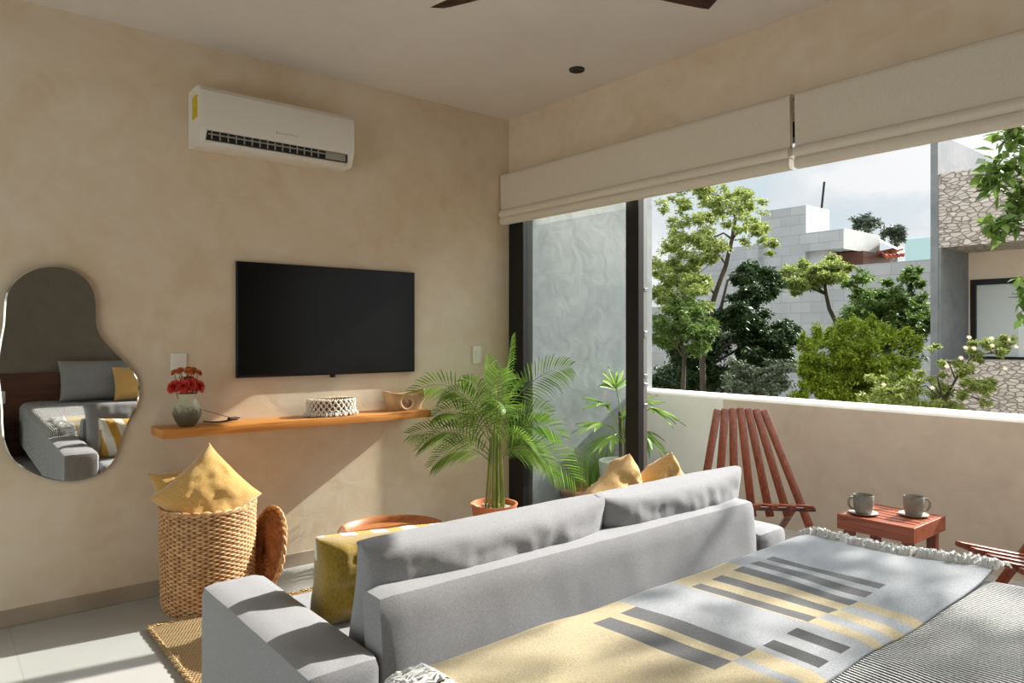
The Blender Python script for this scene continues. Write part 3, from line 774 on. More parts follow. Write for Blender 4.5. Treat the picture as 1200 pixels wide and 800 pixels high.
# macrame oval basket
t = thing('macrame_basket', 'oval basket covered in knotted cream macrame cord on the shelf', 'basket', (-1.385, -.115, SZ))
bm = nb(); lathe(bm, [(.0, .004), (.12, .004), (.128, .02), (.132, .085), (.127, .09), (.12, .085), (.117, .02), (0, .012)], 56, sx=1.0, sy=.62); obj('bowl', bm, M['wicker_dark'], t)
bm = nb(); nk = 26
for j, z in enumerate((.082, .062, .042, .026)):
    for i in range(nk):
        a = 2*PI*(i+.5*(j % 2))/nk
        px_, py_ = .137*math.cos(a), .087*math.sin(a)
        q = Matrix.Translation((px_, py_, z)) @ Matrix.Rotation(a, 4, 'Z') @ Matrix.Scale(.75, 4, (1, 0, 0))
        r = bmesh.ops.create_icosphere(bm, subdivisions=1, radius=.0105, matrix=q)
        for s in (-1, 1):
            a2 = a+s*PI/nk
            tube(bm, [(px_*1.03, py_*1.03, z), (.143*math.cos((a+a2)/2), .092*math.sin((a+a2)/2), z-.010), (.140*math.cos(a2), .089*math.sin(a2), z-.02)], .0034, 5)
for i in range(60):
    a = 2*PI*i/60
    tube(bm, [(.131*math.cos(a), .082*math.sin(a), .092+.004*(i % 2)), (.139*math.cos(a+.05), .089*math.sin(a+.05), .088), (.133*math.cos(a+.1), .084*math.sin(a+.1), .095)], .004, 5)
obj('knotted_cover', bm, M['cotton'], t)
bm = nb()
for i in range(84):
    a = 2*PI*i/84+rnd.uniform(-.02, .02); f = 1.0+rnd.uniform(0, .09)
    tube(bm, [(.140*math.cos(a), .09*math.sin(a), .026), (.145*f*math.cos(a), .094*f*math.sin(a), .014), (.149*f*math.cos(a), .097*f*math.sin(a), .003)], [.003, .0042, .0026], 5)
obj('tassel_fringe', bm, M['cotton'], t)

# tan clay trough with a round medallion
t = thing('clay_vessel', 'tan curved vessel with a round brown disc on its front, at the shelf end', 'vessel', (-.905, -.105, SZ))
bm = nb(); nu, nv = 28, 6
def trough(s, inner):
    out = []
    for i in range(nu+1):
        u = -1+2*i/nu
        row = []
        for j in range(nv+1):
            v = j/nv
            hh = .098+.022*abs(u)**2.2 - (.0 if not inner else 0)
            z = hh*v
            wx = (.108+.034*v)*u
            dy = (.048+.018*v)*math.sqrt(max(0, 1-abs(u)**4))+.003
            if inner: wx *= .93; dy *= .82; z = .012+(hh-.012)*v
            row.append((wx, s*dy, z))
        out.append(row)
    return out
sh = {}
for s in (-1, 1):
    for inn in (0, 1):
        sh[s, inn] = [[bm.verts.new(p) for p in r] for r in trough(s, inn)]
        g = sh[s, inn]
        for i in range(nu):
            for j in range(nv): bm.faces.new((g[i][j], g[i+1][j], g[i+1][j+1], g[i][j+1]))
for s in (-1, 1):
    for i in range(nu): bm.faces.new((sh[s, 0][i][nv], sh[s, 0][i+1][nv], sh[s, 1][i+1][nv], sh[s, 1][i][nv]))
for inn in (0, 1):
    for i in range(nu): bm.faces.new((sh[-1, inn][i][0], sh[-1, inn][i+1][0], sh[1, inn][i+1][0], sh[1, inn][i][0]))
    for i in (0, nu):
        for j in range(nv): bm.faces.new((sh[-1, inn][i][j], sh[-1, inn][i][j+1], sh[1, inn][i][j+1], sh[1, inn][i][j]))
for i in (0, nu): 
    for s in (-1, 1): pass
    bm.faces.new((sh[-1, 0][i][nv], sh[1, 0][i][nv], sh[1, 1][i][nv], sh[-1, 1][i][nv]))
bmesh.ops.recalc_face_normals(bm, faces=bm.faces)
obj('body', bm, M['clay'], t)
bm = nb(); lathe(bm, [(.036, -.006), (.046, -.008), (.050, .0), (.046, .008), (.036, .006)], 40, closed=True)
bmesh.ops.rotate(bm, verts=bm.verts, cent=(0, 0, 0), matrix=Matrix.Rotation(R(82), 3, 'X')); bmesh.ops.translate(bm, verts=bm.verts, vec=(-.022, -.064, .053)); obj('medallion_ring', bm, M['clay'], t)
bm = nb(); lathe(bm, [(0, .004), (.02, .003), (.038, -.002), (.038, -.008), (0, -.008)], 36, fn=lambda a, z: 0)
bmesh.ops.rotate(bm, verts=bm.verts, cent=(0, 0, 0), matrix=Matrix.Rotation(R(82), 3, 'X')); bmesh.ops.translate(bm, verts=bm.verts, vec=(-.022, -.062, .053)); obj('medallion_disc', bm, M['claydark'], t)['label'] = 'round brown disc'

# ------------------------------------------------------------------ basket, lid and its cushions
bxx, byy = -2.095, -.265
def woven(bm, prof, stakes=40, rows=34, n_sub=4, amp=.006, c=(0, 0, 0)):
    """Lathe whose skin goes in and out over the stakes, alternating each row."""
    n = stakes*n_sub; Z0, Z1 = prof[0][1], prof[-1][1]
    def rad(z):
        for (r0, z0), (r1, z1) in zip(prof, prof[1:]):
            if z0 <= z <= z1: return r0+(r1-r0)*(z-z0)/(z1-z0)
        return prof[-1][0]
    rings = []; nr = rows*4
    for j in range(nr+1):
        z = Z0+(Z1-Z0)*j/nr; row = j//4; ph = (j % 4)/4
        bulge = math.sin(ph*PI)
        ring = []
        for k in range(n):
            a = 2*PI*k/n
            r = rad(z)+amp*bulge*(.55+.75*math.cos(a*stakes/2+PI*(row % 2)))
            ring.append(bm.verts.new((c[0]+r*math.cos(a), c[1]+r*math.sin(a), c[2]+z+.0015*math.sin(a*9+row))))
        rings.append(ring)
    for j, (r0, r1) in enumerate(zip(rings, rings[1:])):
        for k in range(n):
            f = bm.faces.new((r0[k], r0[(k+1) % n], r1[(k+1) % n], r1[k]))
            g = math.sin(((j % 4)+.5)/4*PI)*(.55+.75*math.cos(2*PI*(k+.5)/n*stakes/2+PI*((j//4) % 2)))
            if g < .17: f.material_index = 1
    return rings
t = thing('wicker_basket', 'tall round woven wicker basket standing on the floor against the wall', 'basket', (bxx, byy, 0))
bm = nb(); woven(bm, [(.198, .0), (.207, .05), (.213, .25), (.216, .47)], 56, 46, 4, .0048); obj('woven_body', bm, [M['wicker'], M['wicker_gap']], t, angle=80)
bm = nb(); lathe(bm, [(.20, .47), (.196, .3), (.192, .02), (0, .015)], 48); obj('inside', bm, M['wicker_dark'], t)
bm = nb()
for q in range(2):
    pts_ = [( (.212+.006*math.cos(k*22/110*2*PI*1.0+q*PI))*math.cos(2*PI*k/220), (.212+.006*math.cos(k*.4+q*PI))*math.sin(2*PI*k/220), .474+.007*math.sin(k*.4+q*PI)) for k in range(221)]
    tube(bm, pts_, .0075, 6, cap=False)
obj('braided_rim', bm, M['wicker'], t)
t = thing('basket_lid', 'round brown wicker lid leaning on edge against the wicker basket', 'lid', (-1.81, -.27, .205))
bm = nb(); nr = 44; n = 120
rings = []
for j in range(nr+1):
    r = .004+.205*j/nr; row = j//3
    ring = []
    for k in range(n):
        a = 2*PI*k/n
        h = .005*math.sin((j % 3)/3*PI)*(.6+.8*math.cos(a*18+PI*(row % 2)))
        ring.append(bm.verts.new((r*math.cos(a), r*math.sin(a), .018*(1-(r/.21)**2)+h)))
    rings.append(ring)
for r0, r1 in zip(rings, rings[1:]):
    for k in range(n): bm.faces.new((r0[k], r0[(k+1) % n], r1[(k+1) % n], r1[k]))
bm.faces.new(rings[0])
bmesh.ops.solidify(bm, geom=bm.faces[:], thickness=.01)
obj('woven_disc', bm, M['wicker_dark'], t, angle=80)
bm = nb()
for q in range(2):
    tube(bm, [((.207+.006*math.cos(k*.5+q*PI))*math.cos(2*PI*k/200), (.207+.006*math.cos(k*.5+q*PI))*math.sin(2*PI*k/200), .006*math.sin(k*.5+q*PI)) for k in range(201)], .008, 6, cap=False)
obj('braided_edge', bm, M['wicker'], t)
t.rotation_euler = (0, R(-77), 0)

def cushion(name, label, cat, bm, m, Mx, group=None):
    o = obj(name, bm, m); o.matrix_world = Mx
    return tag(o, label, cat, group)
def TR(loc, rz=0, rx=0, ry=0):
    return Matrix.Translation(loc) @ Matrix.Rotation(rz, 4, 'Z') @ Matrix.Rotation(rx, 4, 'X') @ Matrix.Rotation(ry, 4, 'Y')
G1 = 'mustard cushions stuffed in the wicker basket'
cushion('cushion', 'mustard velvet cushion peaking out of the wicker basket, in front', 'cushion', pillow(.355, .355, .21, seed=3, pinch=.07, ear=.02, wr=.010), M['mustard'],
        TR((bxx-.015, byy-.04, .525), R(-6), R(-12), R(49)) @ Matrix.Translation((0, 0, -.178)), G1)
cushion('cushion', 'mustard velvet cushion behind the other in the basket, against the wall', 'cushion', pillow(.33, .36, .11, seed=9, pinch=.10, ear=.05), M['mustard'],
        TR((bxx-.015, byy+.115, .30), R(2), R(-2), R(-9)), G1)

# ------------------------------------------------------------------ jute rug
bm = nb(); box(bm, (-2.40, -2.0, .0), (-.62, -.44, .012), .005, 2)
for (a, b) in (((-2.40, -.44), (-.62, -.44)), ((-2.40, -2.0), (-2.40, -.44))):
    for q in range(2):
        tube(bm, [(a[0]+(b[0]-a[0])*i/90+.006*math.cos(i*1.1+q*PI)*(a[0] == b[0]), a[1]+(b[1]-a[1])*i/90+.006*math.cos(i*1.1+q*PI)*(a[1] == b[1]), .011+.004*math.sin(i*1.1+q*PI)) for i in range(91)], .008, 6)
tag(obj('jute_rug', bm, M['jute'], org=(-1.5, -1.2, 0)), 'natural braided jute rug on the tiled floor under the grey sofa', 'rug')

# ------------------------------------------------------------------ sofa
t = thing('sofa', 'light grey linen two seat sofa seen from behind, facing the television', 'sofa', (-1.42, -1.9, .0))
FZ = .012
SX0, SX1, SYF, SYB = -2.48, -.36, -1.47, -2.30
wpart('arm', softbox((SX0, SYB, .07), (SX0+.205, SYF, .50), .035, wr=.003, seed=1), M['sofa'], t)
wpart('arm', softbox((SX1-.205, SYB, .07), (SX1, SYF, .50), .035, wr=.003, seed=2), M['sofa'], t)
wpart('base', softbox((SX0+.2, SYB+.02, .09), (SX1-.2, SYF-.01, .26), .02, wr=.001), M['sofa'], t)
bm = softbox((SX0+.205, -2.30, .07), (SX1-.205, -2.185, .632), .03, puff=.008, wr=.004, seed=5)
for v in bm.verts: v.co.y += -.035+.062*(v.co.z-.07)/.56      # raked back panel
wpart('back_panel', bm, M['sofa'], t)
for i, (a, b) in enumerate(((SX0+.205, -1.42), (-1.42, SX1-.205))):
    wpart('seat_cushion', softbox((a+.004, -2.19, .255), (b-.004, SYF, .40), .04, puff=.012, wr=.004, seed=11+i), M['sofa'], t)
for i, (a, b) in enumerate(((-2.265, -1.345), (-1.365, -.525))):
    bm = pillow(b-a, .375, .19, n=72, pinch=.025, plump=.30, seed=20+i, wr=.004, ear=.035, fold=.007)
    bmesh.ops.transform(bm, verts=bm.verts, matrix=TR(((a+b)/2, -2.075, .375), 0, R(13.5)))
    o = wpart('back_cushion', bm, M['sofa'], t)
    bm = nb()
for x in (SX0+.06, SX1-.06):
    for y in (SYB+.06, SYF-.06):
        bm = nb(); lathe(bm, [(.0, FZ), (.018, FZ), (.025, .085), (0, .085)], 16, c=(x, y, 0)); wpart('leg', bm, M['darkwood'], t)

# cushions on the sofa
bm = pillow(.51, .275, .20, n=40, seed=31, pinch=.05, plump=.34, wr=.010, ear=.0, fold=.008)
for f in bm.faces: f.material_index = 1 if f.calc_center_median().y > .045 or (f.calc_center_median().y > .010 and f.calc_center_median().z > .2) else 0
o = obj('cushion', bm, [M['olive'], M['stripe']])
o.matrix_world = TR((-1.99, -1.80, .385), R(-5), R(4), R(3))
tag(o, 'olive gold velvet cushion with striped chunky yarn front, on the sofa by the arm', 'cushion')
G2 = 'mustard cushions on the sofa near the window'
cushion('cushion', 'mustard cushion peeking over the sofa back, nearer the potted palm', 'cushion', pillow(.31, .31, .20, seed=41, pinch=.05, ear=.02, wr=.022), M['sand'],
        TR((-.875, -1.80, .575), R(10), R(10), R(58)) @ Matrix.Translation((0, 0, -.155)), G2)
cushion('cushion', 'mustard cushion peeking over the sofa back, nearer the wooden chair', 'cushion', pillow(.30, .30, .20, seed=47, pinch=.05, ear=.02, wr=.022), M['sand'],
        TR((-.635, -1.84, .57), R(-12), R(10), R(56)) @ Matrix.Translation((0, 0, -.15)), G2)

# round tray-top table beyond the sofa
t = thing('side_table', 'round brown wooden tray table with a raised rim, in front of the sofa', 'table', (-1.50, -1.0, FZ-.035))
bm = nb(); lathe(bm, [(.0, .385), (.225, .385), (.24, .39), (.247, .43), (.243, .437), (.233, .43), (.225, .405), (0, .402)], 64); obj('tray_top', bm, M['traywood'], t)
for k in range(3):
    a = k*2*PI/3+.4
    bm = nb(); tube(bm, [(.12*math.cos(a), .12*math.sin(a), .39), (.20*math.cos(a), .20*math.sin(a), .035)], [.018, .012], 12); obj('leg', bm, M['traywood'], t)

# ------------------------------------------------------------------ bed
BX0, BX1, BYF, BYH, BZ = -2.45, -.52, -2.45, -4.52, .522
t = thing('bed', 'wide bed with a dark wooden headboard, behind the grey sofa', 'bed', ((BX0+BX1)/2, -3.5, 0))
wpart('mattress', softbox((BX0+.03, BYH, .22), (BX1-.03, BYF-.03, BZ-.02), .06, wr=.002), M['linen_white'], t)
wpart('base', bx((BX0+.05, BYH, .08), (BX1-.05, BYF-.06, .22), .01), M['darkwood'], t)
bm = nb(); box(bm, (-3.7, YB+.002, .0), (-.05, YB+.06, .80), .004, 2)
for z in (.2, .4, .6): box(bm, (-3.7, YB+.058, z-.002), (-.05, YB+.063, z+.002))
wpart('headboard', bm, M['darkwood'], t, smooth=False)
for x in (BX0+.1, BX1-.1):
    for y in (BYH+.1, BYF-.16): wpart('leg', bx((x-.03, y-.03, 0), (x+.03, y+.03, .09), .004), M['darkwood'], t)

def bump2(x, y):
    v = .010*noise.noise(Vector((x*2.3, y*2.3, 1.7)))+.005*noise.noise(Vector((x*6, y*6, 4.2)))
    return v
def drape(s, e0, e1, r):
    """Arc-length coordinate s -> (coordinate, drop) for cloth lying between e0<e1 and falling over both edges."""
    def side(d):      # d = distance past the start of the rounding
        if d <= 0: return d, 0
        a = d/r
        if a < PI/2: return r*math.sin(a), r*(1-math.cos(a))
        return r, r+(d-r*PI/2)
    if s > e1-r:
        q, dz = side(s-(e1-r)); return e1-r+q, dz
    if s < e0+r:
        q, dz = side(e0+r-s); return e0+r-q, dz
    return s, 0
def bedpt(sx_, sy_, lift=0, r=.07):
    x, dx = drape(sx_, BX0-lift*.6, BX1+lift*.6, r); y, dy = drape(sy_, BYH-.5, BYF+lift*.6, r)
    return Vector((x+(.004*noise.noise(Vector((sy_*5, sx_*2, 0))) if dx > r else 0), y, BZ+lift+bump2(x, y)-dx-dy))
bm = nb(); uvl = bm.loops.layers.uv.new('UVMap')
u0, u1, v0, v1 = BX0-.36, BX1+.36, BYH+.0, BYF+.36
NU, NV = 130, 110
vs, fs = grid(bm, NU, NV, lambda u, v: bedpt(u0+(u1-u0)*u, v0+(v1-v0)*v))
# corners of the drape: pull in so that cloth hangs round the corner
k = 0
for i in range(NU):
    for j in range(NV):
        f = fs[k]; k += 1
        for l, (a, b) in zip(f.loops, ((i, j), (i+1, j), (i+1, j+1), (i, j+1))): l[uvl].uv = (u0+(u1-u0)*a/NU, v0+(v1-v0)*b/NV)
for v in bm.verts:
    if v.co.z < .09: v.co.z = .09+(v.co.z-.09)*.05
o = obj('bedspread', bm, M['knit'], angle=180)
tag(o, 'black and white knitted bedspread covering the bed, under the throw', 'bedspread')

# throw blanket
WH, GR, YE, LG = lin((198, 201, 205)), lin((126, 126, 128)), lin((226, 211, 174)), lin((204, 206, 208))
DG = lin((96, 98, 98))
TX0, TX1, TY0, TY1 = -2.27, -.572, -3.105, -2.29
def dye(x, y):
    far = y > -2.93
    bars = ((-1.80, -1.735), (-1.69, -1.625), (-1.375, -1.325), (-1.27, -1.215), (-1.155, -1.10), (-1.06, -1.01), (-.965, -.92))
    if far:
        base = YE if x < -1.625 or -1.38 < x < -1.10 else WH
        if y < -2.56:
            for i, (a, b) in enumerate(bars):
                if a <= x <= b: return GR
        return base
    base = YE if x < -1.80 else WH
    for i, (a, b) in enumerate(bars[:5]):
        if a <= x <= b: return YE
    if y > -3.07 and (-1.60 < x < -1.545 or -1.485 < x < -1.43): return DG
    return base
bm = nb(); NU, NV = 250, 118
def tp(u, v):
    sx_, sy_ = TX0+(TX1-TX0)*u, TY0+(TY1-TY0)*v
    sy_ += .012*noise.noise(Vector((sx_*2.5, 7, 0)))*(1-v)
    sx_ += .010*noise.noise(Vector((sy_*4, 3, 0)))*(u if u > .5 else 1-u)
    p = bedpt(sx_, sy_, .012)
    e = max(0, 1-v/.06)
    p.z += .010*noise.noise(Vector((sx_*3, sy_*3, 8)))+.006
    p.z -= .012*e*e
    if u > .86 and v < .35: p.z += .03*((u-.86)/.14)**2*(1-v/.35)
    return p
vs, fs = grid(bm, NU, NV, tp)
cl = bm.loops.layers.float_color.new('dye')
k = 0
for i in range(NU):
    for j in range(NV):
        c = dye(TX0+(TX1-TX0)*(i+.5)/NU, TY0+(TY1-TY0)*(j+.5)/NV)
        for l in fs[k].loops: l[cl] = (*c, 1)
        k += 1
ends = ([v.co.copy() for v in vs[0]], [v.co.copy() for v in vs[-1]])
bmesh.ops.solidify(bm, geom=bm.faces[:], thickness=.008)
thr = thing('throw_blanket', 'cream and mustard wool throw with grey bars across the foot of the bed', 'throw blanket', (-1.4, -2.75, .52))
wpart('woven_cloth', bm, M['throw'], thr, angle=180)
for side, line in zip((-1, 1), ends):
    bm = nb()
    for q in range(260):
        s = rnd.uniform(0, .985)*(len(line)-1); i0 = int(s); p = line[i0].lerp(line[min(i0+1, len(line)-1)], s-i0)
        ln = rnd.uniform(.07, .105); yaw = rnd.uniform(-.28, .28)
        d = Vector((side*math.cos(yaw), math.sin(yaw), 0))
        pp = [p+Vector((0, 0, -.002))]
        for k in range(1, 7):
            f = k/6
            q_ = p+d*ln*f+Vector((rnd.uniform(-.004, .004), rnd.uniform(-.006, .006), rnd.uniform(-.002, .006)))
            if side > 0:
                q_.z = p.z+rnd.uniform(.0, .022)*(1 if f < .9 else .6)-.10*ln*f*f
            else: q_.z = p.z-.008*f+rnd.uniform(-.003, .007)
            pp.append(q_)
        tube(bm, pp, [.0035, .0045, .0036, .0036, .0032, .0046, .002], 5)
    tag(wpart('fringe', bm, M['fringe'], thr), kind='stuff')['label'] = 'white knotted fringe'

# bed pillows and bedside unit (seen in the mirror)
G3 = 'grey pillows against the headboard'
pl = []
for i, (x, lab) in enumerate(((-1.80, 'grey bed pillow against the headboard, with a mustard cushion before it, seen in the mirror'),)):
    cushion('pillow', lab, 'pillow', pillow(.68, .42, .2, seed=60+i, pinch=.06), M['greypillow'], TR((x, -4.36, .53), PI, R(-22)))
cushion('cushion', 'mustard cushion leaning on the grey bed pillow, seen in the mirror', 'cushion', pillow(.40, .36, .15, seed=71), M['mustard'], TR((-1.50, -4.18, .53), PI, R(-22)))
t = thing('bedside_table', 'dark wooden bedside cabinet beside the headboard, seen in the mirror', 'bedside table', (-2.95, -4.3, 0))
wpart('body', bx((-3.25, YB+.065, .0), (-2.62, -4.12, .42), .005), M['darkwood'], t, smooth=False)
d = wpart('drawer', bx((-3.23, -4.122, .22), (-2.64, -4.105, .40), .003), M['darkwood'], t, smooth=False)
plate_b = thing('wall_outlet', 'white outlet plate on the dark headboard, seen in the mirror', 'outlet', (-2.62, YB+.063, .52))
wpart('cover_plate', bx((-2.68, YB+.063, .52), (-2.56, YB+.072, .64), .003), M['plastic'], plate_b)

# ------------------------------------------------------------------ potted palm indoors
PX, PY = -.41, -.36
t = thing('potted_palm', 'green feathery potted palm in a terracotta pot by the window corner', 'plant', (PX, PY, 0))
bm = nb(); lathe(bm, [(.0, 0), (.098, 0), (.105, .006), (.142, .235), (.147, .245), (.147, .25), (.136, .25), (.130, .22), (.0, .205)], 56); obj('pot', bm, M['terracotta'], t)
bm = nb(); lathe(bm, [(0, .206), (.06, .21), (.128, .207), (.128, .20), (0, .2)], 32); obj('soil', bm, M['soil'], t)
bm = nb()
for i in range(40):
    a = rnd.uniform(0, 2*PI); r = .03+.088*math.sqrt(rnd.random())
    q = Matrix.Translation((r*math.cos(a), r*math.sin(a), .215+rnd.uniform(0, .008))) @ Matrix.Rotation(rnd.uniform(0, 3), 4, 'Z') @ Matrix.Diagonal((1, .75, .6, 1))
    bmesh.ops.create_icosphere(bm, subdivisions=2, radius=rnd.uniform(.010, .019), matrix=q)
tag(obj('pebbles', bm, M['pebble'], t), kind='stuff')
def frond(base, tip, sag, leaf=.13, n=30, w_=.0046, roll=0.0, start=.25, arch=.25):
    """Pinnate frond from base to tip with an arch; returns (stem bm, leaflet bm)."""
    base, tip = Vector(base), Vector(tip)
    mid_ = base.lerp(tip, .5)+Vector((0, 0, arch))
    def C(s): return (1-s)**2*base+2*s*(1-s)*mid_+s*s*tip
    bs = nb(); tube(bs, [C(k/14) for k in range(15)], [.004-.003*k/14 for k in range(15)], 6)
    bl_ = nb()
    for k in range(n):
        s = start+(1-start)*(k+.5)/n
        p = C(s); tg = (C(min(1, s+.02))-C(s-.02)).normalized()
        sd = tg.cross(Vector((0, 0, 1)))
        if sd.length < .2: sd = tg.cross(Vector((1, 0, 0)))
        sd.normalize(); nrm = sd.cross(tg).normalized()
        sd2 = sd*math.cos(roll)+nrm*math.sin(roll); nrm2 = sd2.cross(tg).normalized()
        q = (s-start)/(1-start)
        ll = leaf*(.45+.9*math.sin(PI*min(1, .18+.80*q)))*.75*rnd.uniform(.9, 1.08)
        for sg in (-1, 1):
            d = (sd2*sg*math.cos(R(24+26*q))*1.0+tg*math.sin(R(24+26*q))+nrm2*.22).normalized()
            wv_ = d.cross(nrm2).normalized()*w_
            drop = Vector((0, 0, -1))*sag*ll
            P0 = p; P1 = p+d*ll*.35+drop*.08; P2 = p+d*ll*.72+drop*.4; P3 = p+d*ll+drop
            a0_ = [bl_.verts.new(P0), bl_.verts.new(P1+wv_+nrm2*-.002), bl_.verts.new(P2+wv_*.75), bl_.verts.new(P3), bl_.verts.new(P2-wv_*.75), bl_.verts.new(P1-wv_+nrm2*-.002)]
            c1 = bl_.verts.new(P1+nrm2*.002); c2 = bl_.verts.new(P2+nrm2*.001)
            for fc_ in ((a0_[0], a0_[1], c1), (a0_[0], c1, a0_[5]), (a0_[1], a0_[2], c2, c1), (c1, c2, a0_[4], a0_[5]), (a0_[2], a0_[3], c2), (c2, a0_[3], a0_[4])): bl_.faces.new(fc_)
    return bs, bl_
def scr(px, py, d):
    """Palm frond tips were measured off the plant: right/up offsets in metres about the pot axis at height z."""
    return px, py, d
RV = Vector((.7725, -.635, 0)); FV = Vector((.635, .7725, 0))
def rel(a, z, dep=0): return RV*a+FV*dep+Vector((0, 0, z))
# (lateral tip, height tip, depth tip, height of base, arch, leaf, roll)
fr_list = [(.11, 1.29, .05, .80, .05, .15, .5), (.47, 1.10, .02, .88, .16, .15, .95), (-.50, .93, -.16, .80, .34, .13, -.8), (-.50, .70, -.16, .66, .14, .14, -.75), (-.44, .62, -.2, .68, .26, .13, -.6), (.42, .66, .02, .7, .24, .14, .7), (-.30, .92, -.16, .82, .22, .13, -.5), (.08, .85, -.2, .76, .2, .13, .2), (.36, .46, -.1, .64, .24, .14, .6), (-.04, 1.16, .0, .84, .06, .13, .1),
           (.50, .40, -.06, .66, .22, .17, .85), (.34, .80, .12, .72, .16, .14, .8), (-.36, .80, -.12, .74, .20, .14, -.6), (-.36, .52, -.2, .62, .20, .14, -.8),
           (.24, .60, -.15, .70, .18, .14, .5), (.03, 1.08, -.12, .80, .12, .14, .3), (-.14, .78, -.2, .72, .22, .14, -.2), (.18, .98, .15, .8, .14, .13, .5), (-.18, 1.02, -.04, .8, .14, .13, -.4), (.30, .52, .10, .62, .16, .13, .6)]
for (la, zt, dp, zb, ar, lf, ro) in fr_list:
    bs, bl_ = frond(rel(.02*(1 if la > 0 else -1), zb-.12), rel(la, zt, dp), .32, lf*1.30, 24, .0044, ro*1.3, .16, ar)
    fo = obj('frond', bl_, M['palm'], t, angle=180)
    obj('midrib', bs, M['palmstem'], fo)
for i, (a, dp, h, rr) in enumerate(((-.055, .0, .66, .007), (-.035, -.02, .70, .008), (-.01, .02, .78, .009), (.0, -.03, .80, .011), (.02, .0, .84, .010), (.045, .03, .7, .008), (.06, -.01, .62, .0075))):
    bm = nb(); b_ = rel(a, .2, dp); tp_ = rel(a*.55+.008, h, dp*.5)
    pp = [b_.lerp(tp_, k/12) for k in range(13)]
    tube(bm, pp, [rr*(1-.35*k/12)*(1.12 if k % 4 == 0 else 1) for k in range(13)], 10); obj('stem', bm, M['palmstem'], t)

# ------------------------------------------------------------------ balcony: potted lady palm, planter, table, mugs, chairs
QX, QY = .78, -.36
t = thing('potted_lady_palm', 'fan leaved plant in a white pot on the balcony by the cement wall', 'plant', (QX, QY, 0))
bm = nb(); lathe(bm, [(.0, 0), (.13, 0), (.14, .01), (.172, .34), (.176, .37), (.174, .385), (.160, .385), (.156, .36), (.0, .345)], 56); obj('pot', bm, M['whitepot'], t)
bm = nb(); lathe(bm, [(0, .348), (.155, .346), (.155, .34), (0, .34)], 32); obj('soil', bm, M['soil'], t)
def fan(c, d, n, ln, w_, spread=2.0, droop=.25):
    bm = nb(); c = Vector(c); d = Vector(d).normalized()
    sd = d.cross(Vector((0, 0, 1)))
    if sd.length < .1: sd = Vector((1, 0, 0))
    sd.normalize(); nr = sd.cross(d).normalized()
    for k in range(n):
        th = spread*(k/(n-1)-.5)+rnd.uniform(-.08, .08)
        dd = (d*math.cos(th)+sd*math.sin(th)+nr*rnd.uniform(-.15, .25)).normalized()
        wv_ = dd.cross(nr).normalized()*w_; l_ = ln*rnd.uniform(.8, 1.1)*(1-.18*abs(th)/spread)
        prev = None
        for q in range(7):
            f = q/6; p = c+dd*l_*f+Vector((0, 0, -droop*l_*f*f)); ww = wv_*(math.sin(PI*min(1, .08+f*.92))**.6 if q < 6 else .05)
            row = [bm.verts.new(p-ww), bm.verts.new(p-nr*w_*.35), bm.verts.new(p+ww)]
            if prev:
                bm.faces.new((prev[0], prev[1], row[1], row[0])); bm.faces.new((prev[1], prev[2], row[2], row[1]))
            prev = row
    return bm
for (a, z, dp, dx_, dz_) in ((-.14, .80, 0, -.8, .45), (-.05, .92, .05, -.15, 1), (.06, .90, -.02, .3, .9), (.27, .79, .0, .9, -.15), (.20, .62, -.05, .6, -.55), (-.20, .68, -.05, -1, .1), (-.02, .72, -.1, .2, .2), (.12, .80, .1, .9, .5), (-.10, .60, -.08, -.7, -.3)):
    e_ = rel(a*.75, z-.02, dp)
    bm = fan(e_, RV*dx_+FV*rnd.uniform(-.4, .2)+Vector((0, 0, dz_)), 9, .25, .019, 2.3, .28)
    lf = obj('fan_leaf', bm, M['drac'], t, angle=180)
    bm = nb(); b_ = rel(rnd.uniform(-.02, .02), .5); tube(bm, [b_, b_.lerp(e_, .5)+Vector((0, 0, .05)), e_], .004, 6); obj('petiole', bm, M['palmstem'], lf)
for a in (-.015, .02):
    bm = nb(); tube(bm, [rel(a, .34), rel(a*1.2, .6), rel(a*1.6, .74)], [.013, .012, .008], 10); obj('stem', bm, M['bark'], t)

t = thing('terracotta_planter', 'low terracotta planter of grass at the foot of the cement wall', 'planter', (.72, -.12, 0))
bm = nb(); box(bm, (.50, -.21, 0), (.98, -.02, .15), .008, 2); box(bm, (.485, -.222, .125), (.995, -.008, .155), .006, 2); wpart('trough', bm, M['oldclay'], t)
bm = nb()
for i in range(240):
    x, y = rnd.uniform(.52, .96), rnd.uniform(-.19, -.03); l_ = rnd.uniform(.16, .36); a = rnd.uniform(0, 2*PI); b_ = rnd.uniform(.02, .10)
    pv = None
    for q in range(4):
        f = q/3; p = Vector((x+b_*math.cos(a)*f*f, max(-.2, min(-.015, y+b_*math.sin(a)*f*f)), .14+l_*f)); wv_ = Vector((math.sin(a), -math.cos(a), 0))*.005*(1-f*.9)
        row = [bm.verts.new(p-wv_), bm.verts.new(p+wv_)]
        if pv: bm.faces.new((pv[0], pv[1], row[1], row[0]))
        pv = row
tag(wpart('grass', bm, M['drac'], t, angle=180), kind='stuff')

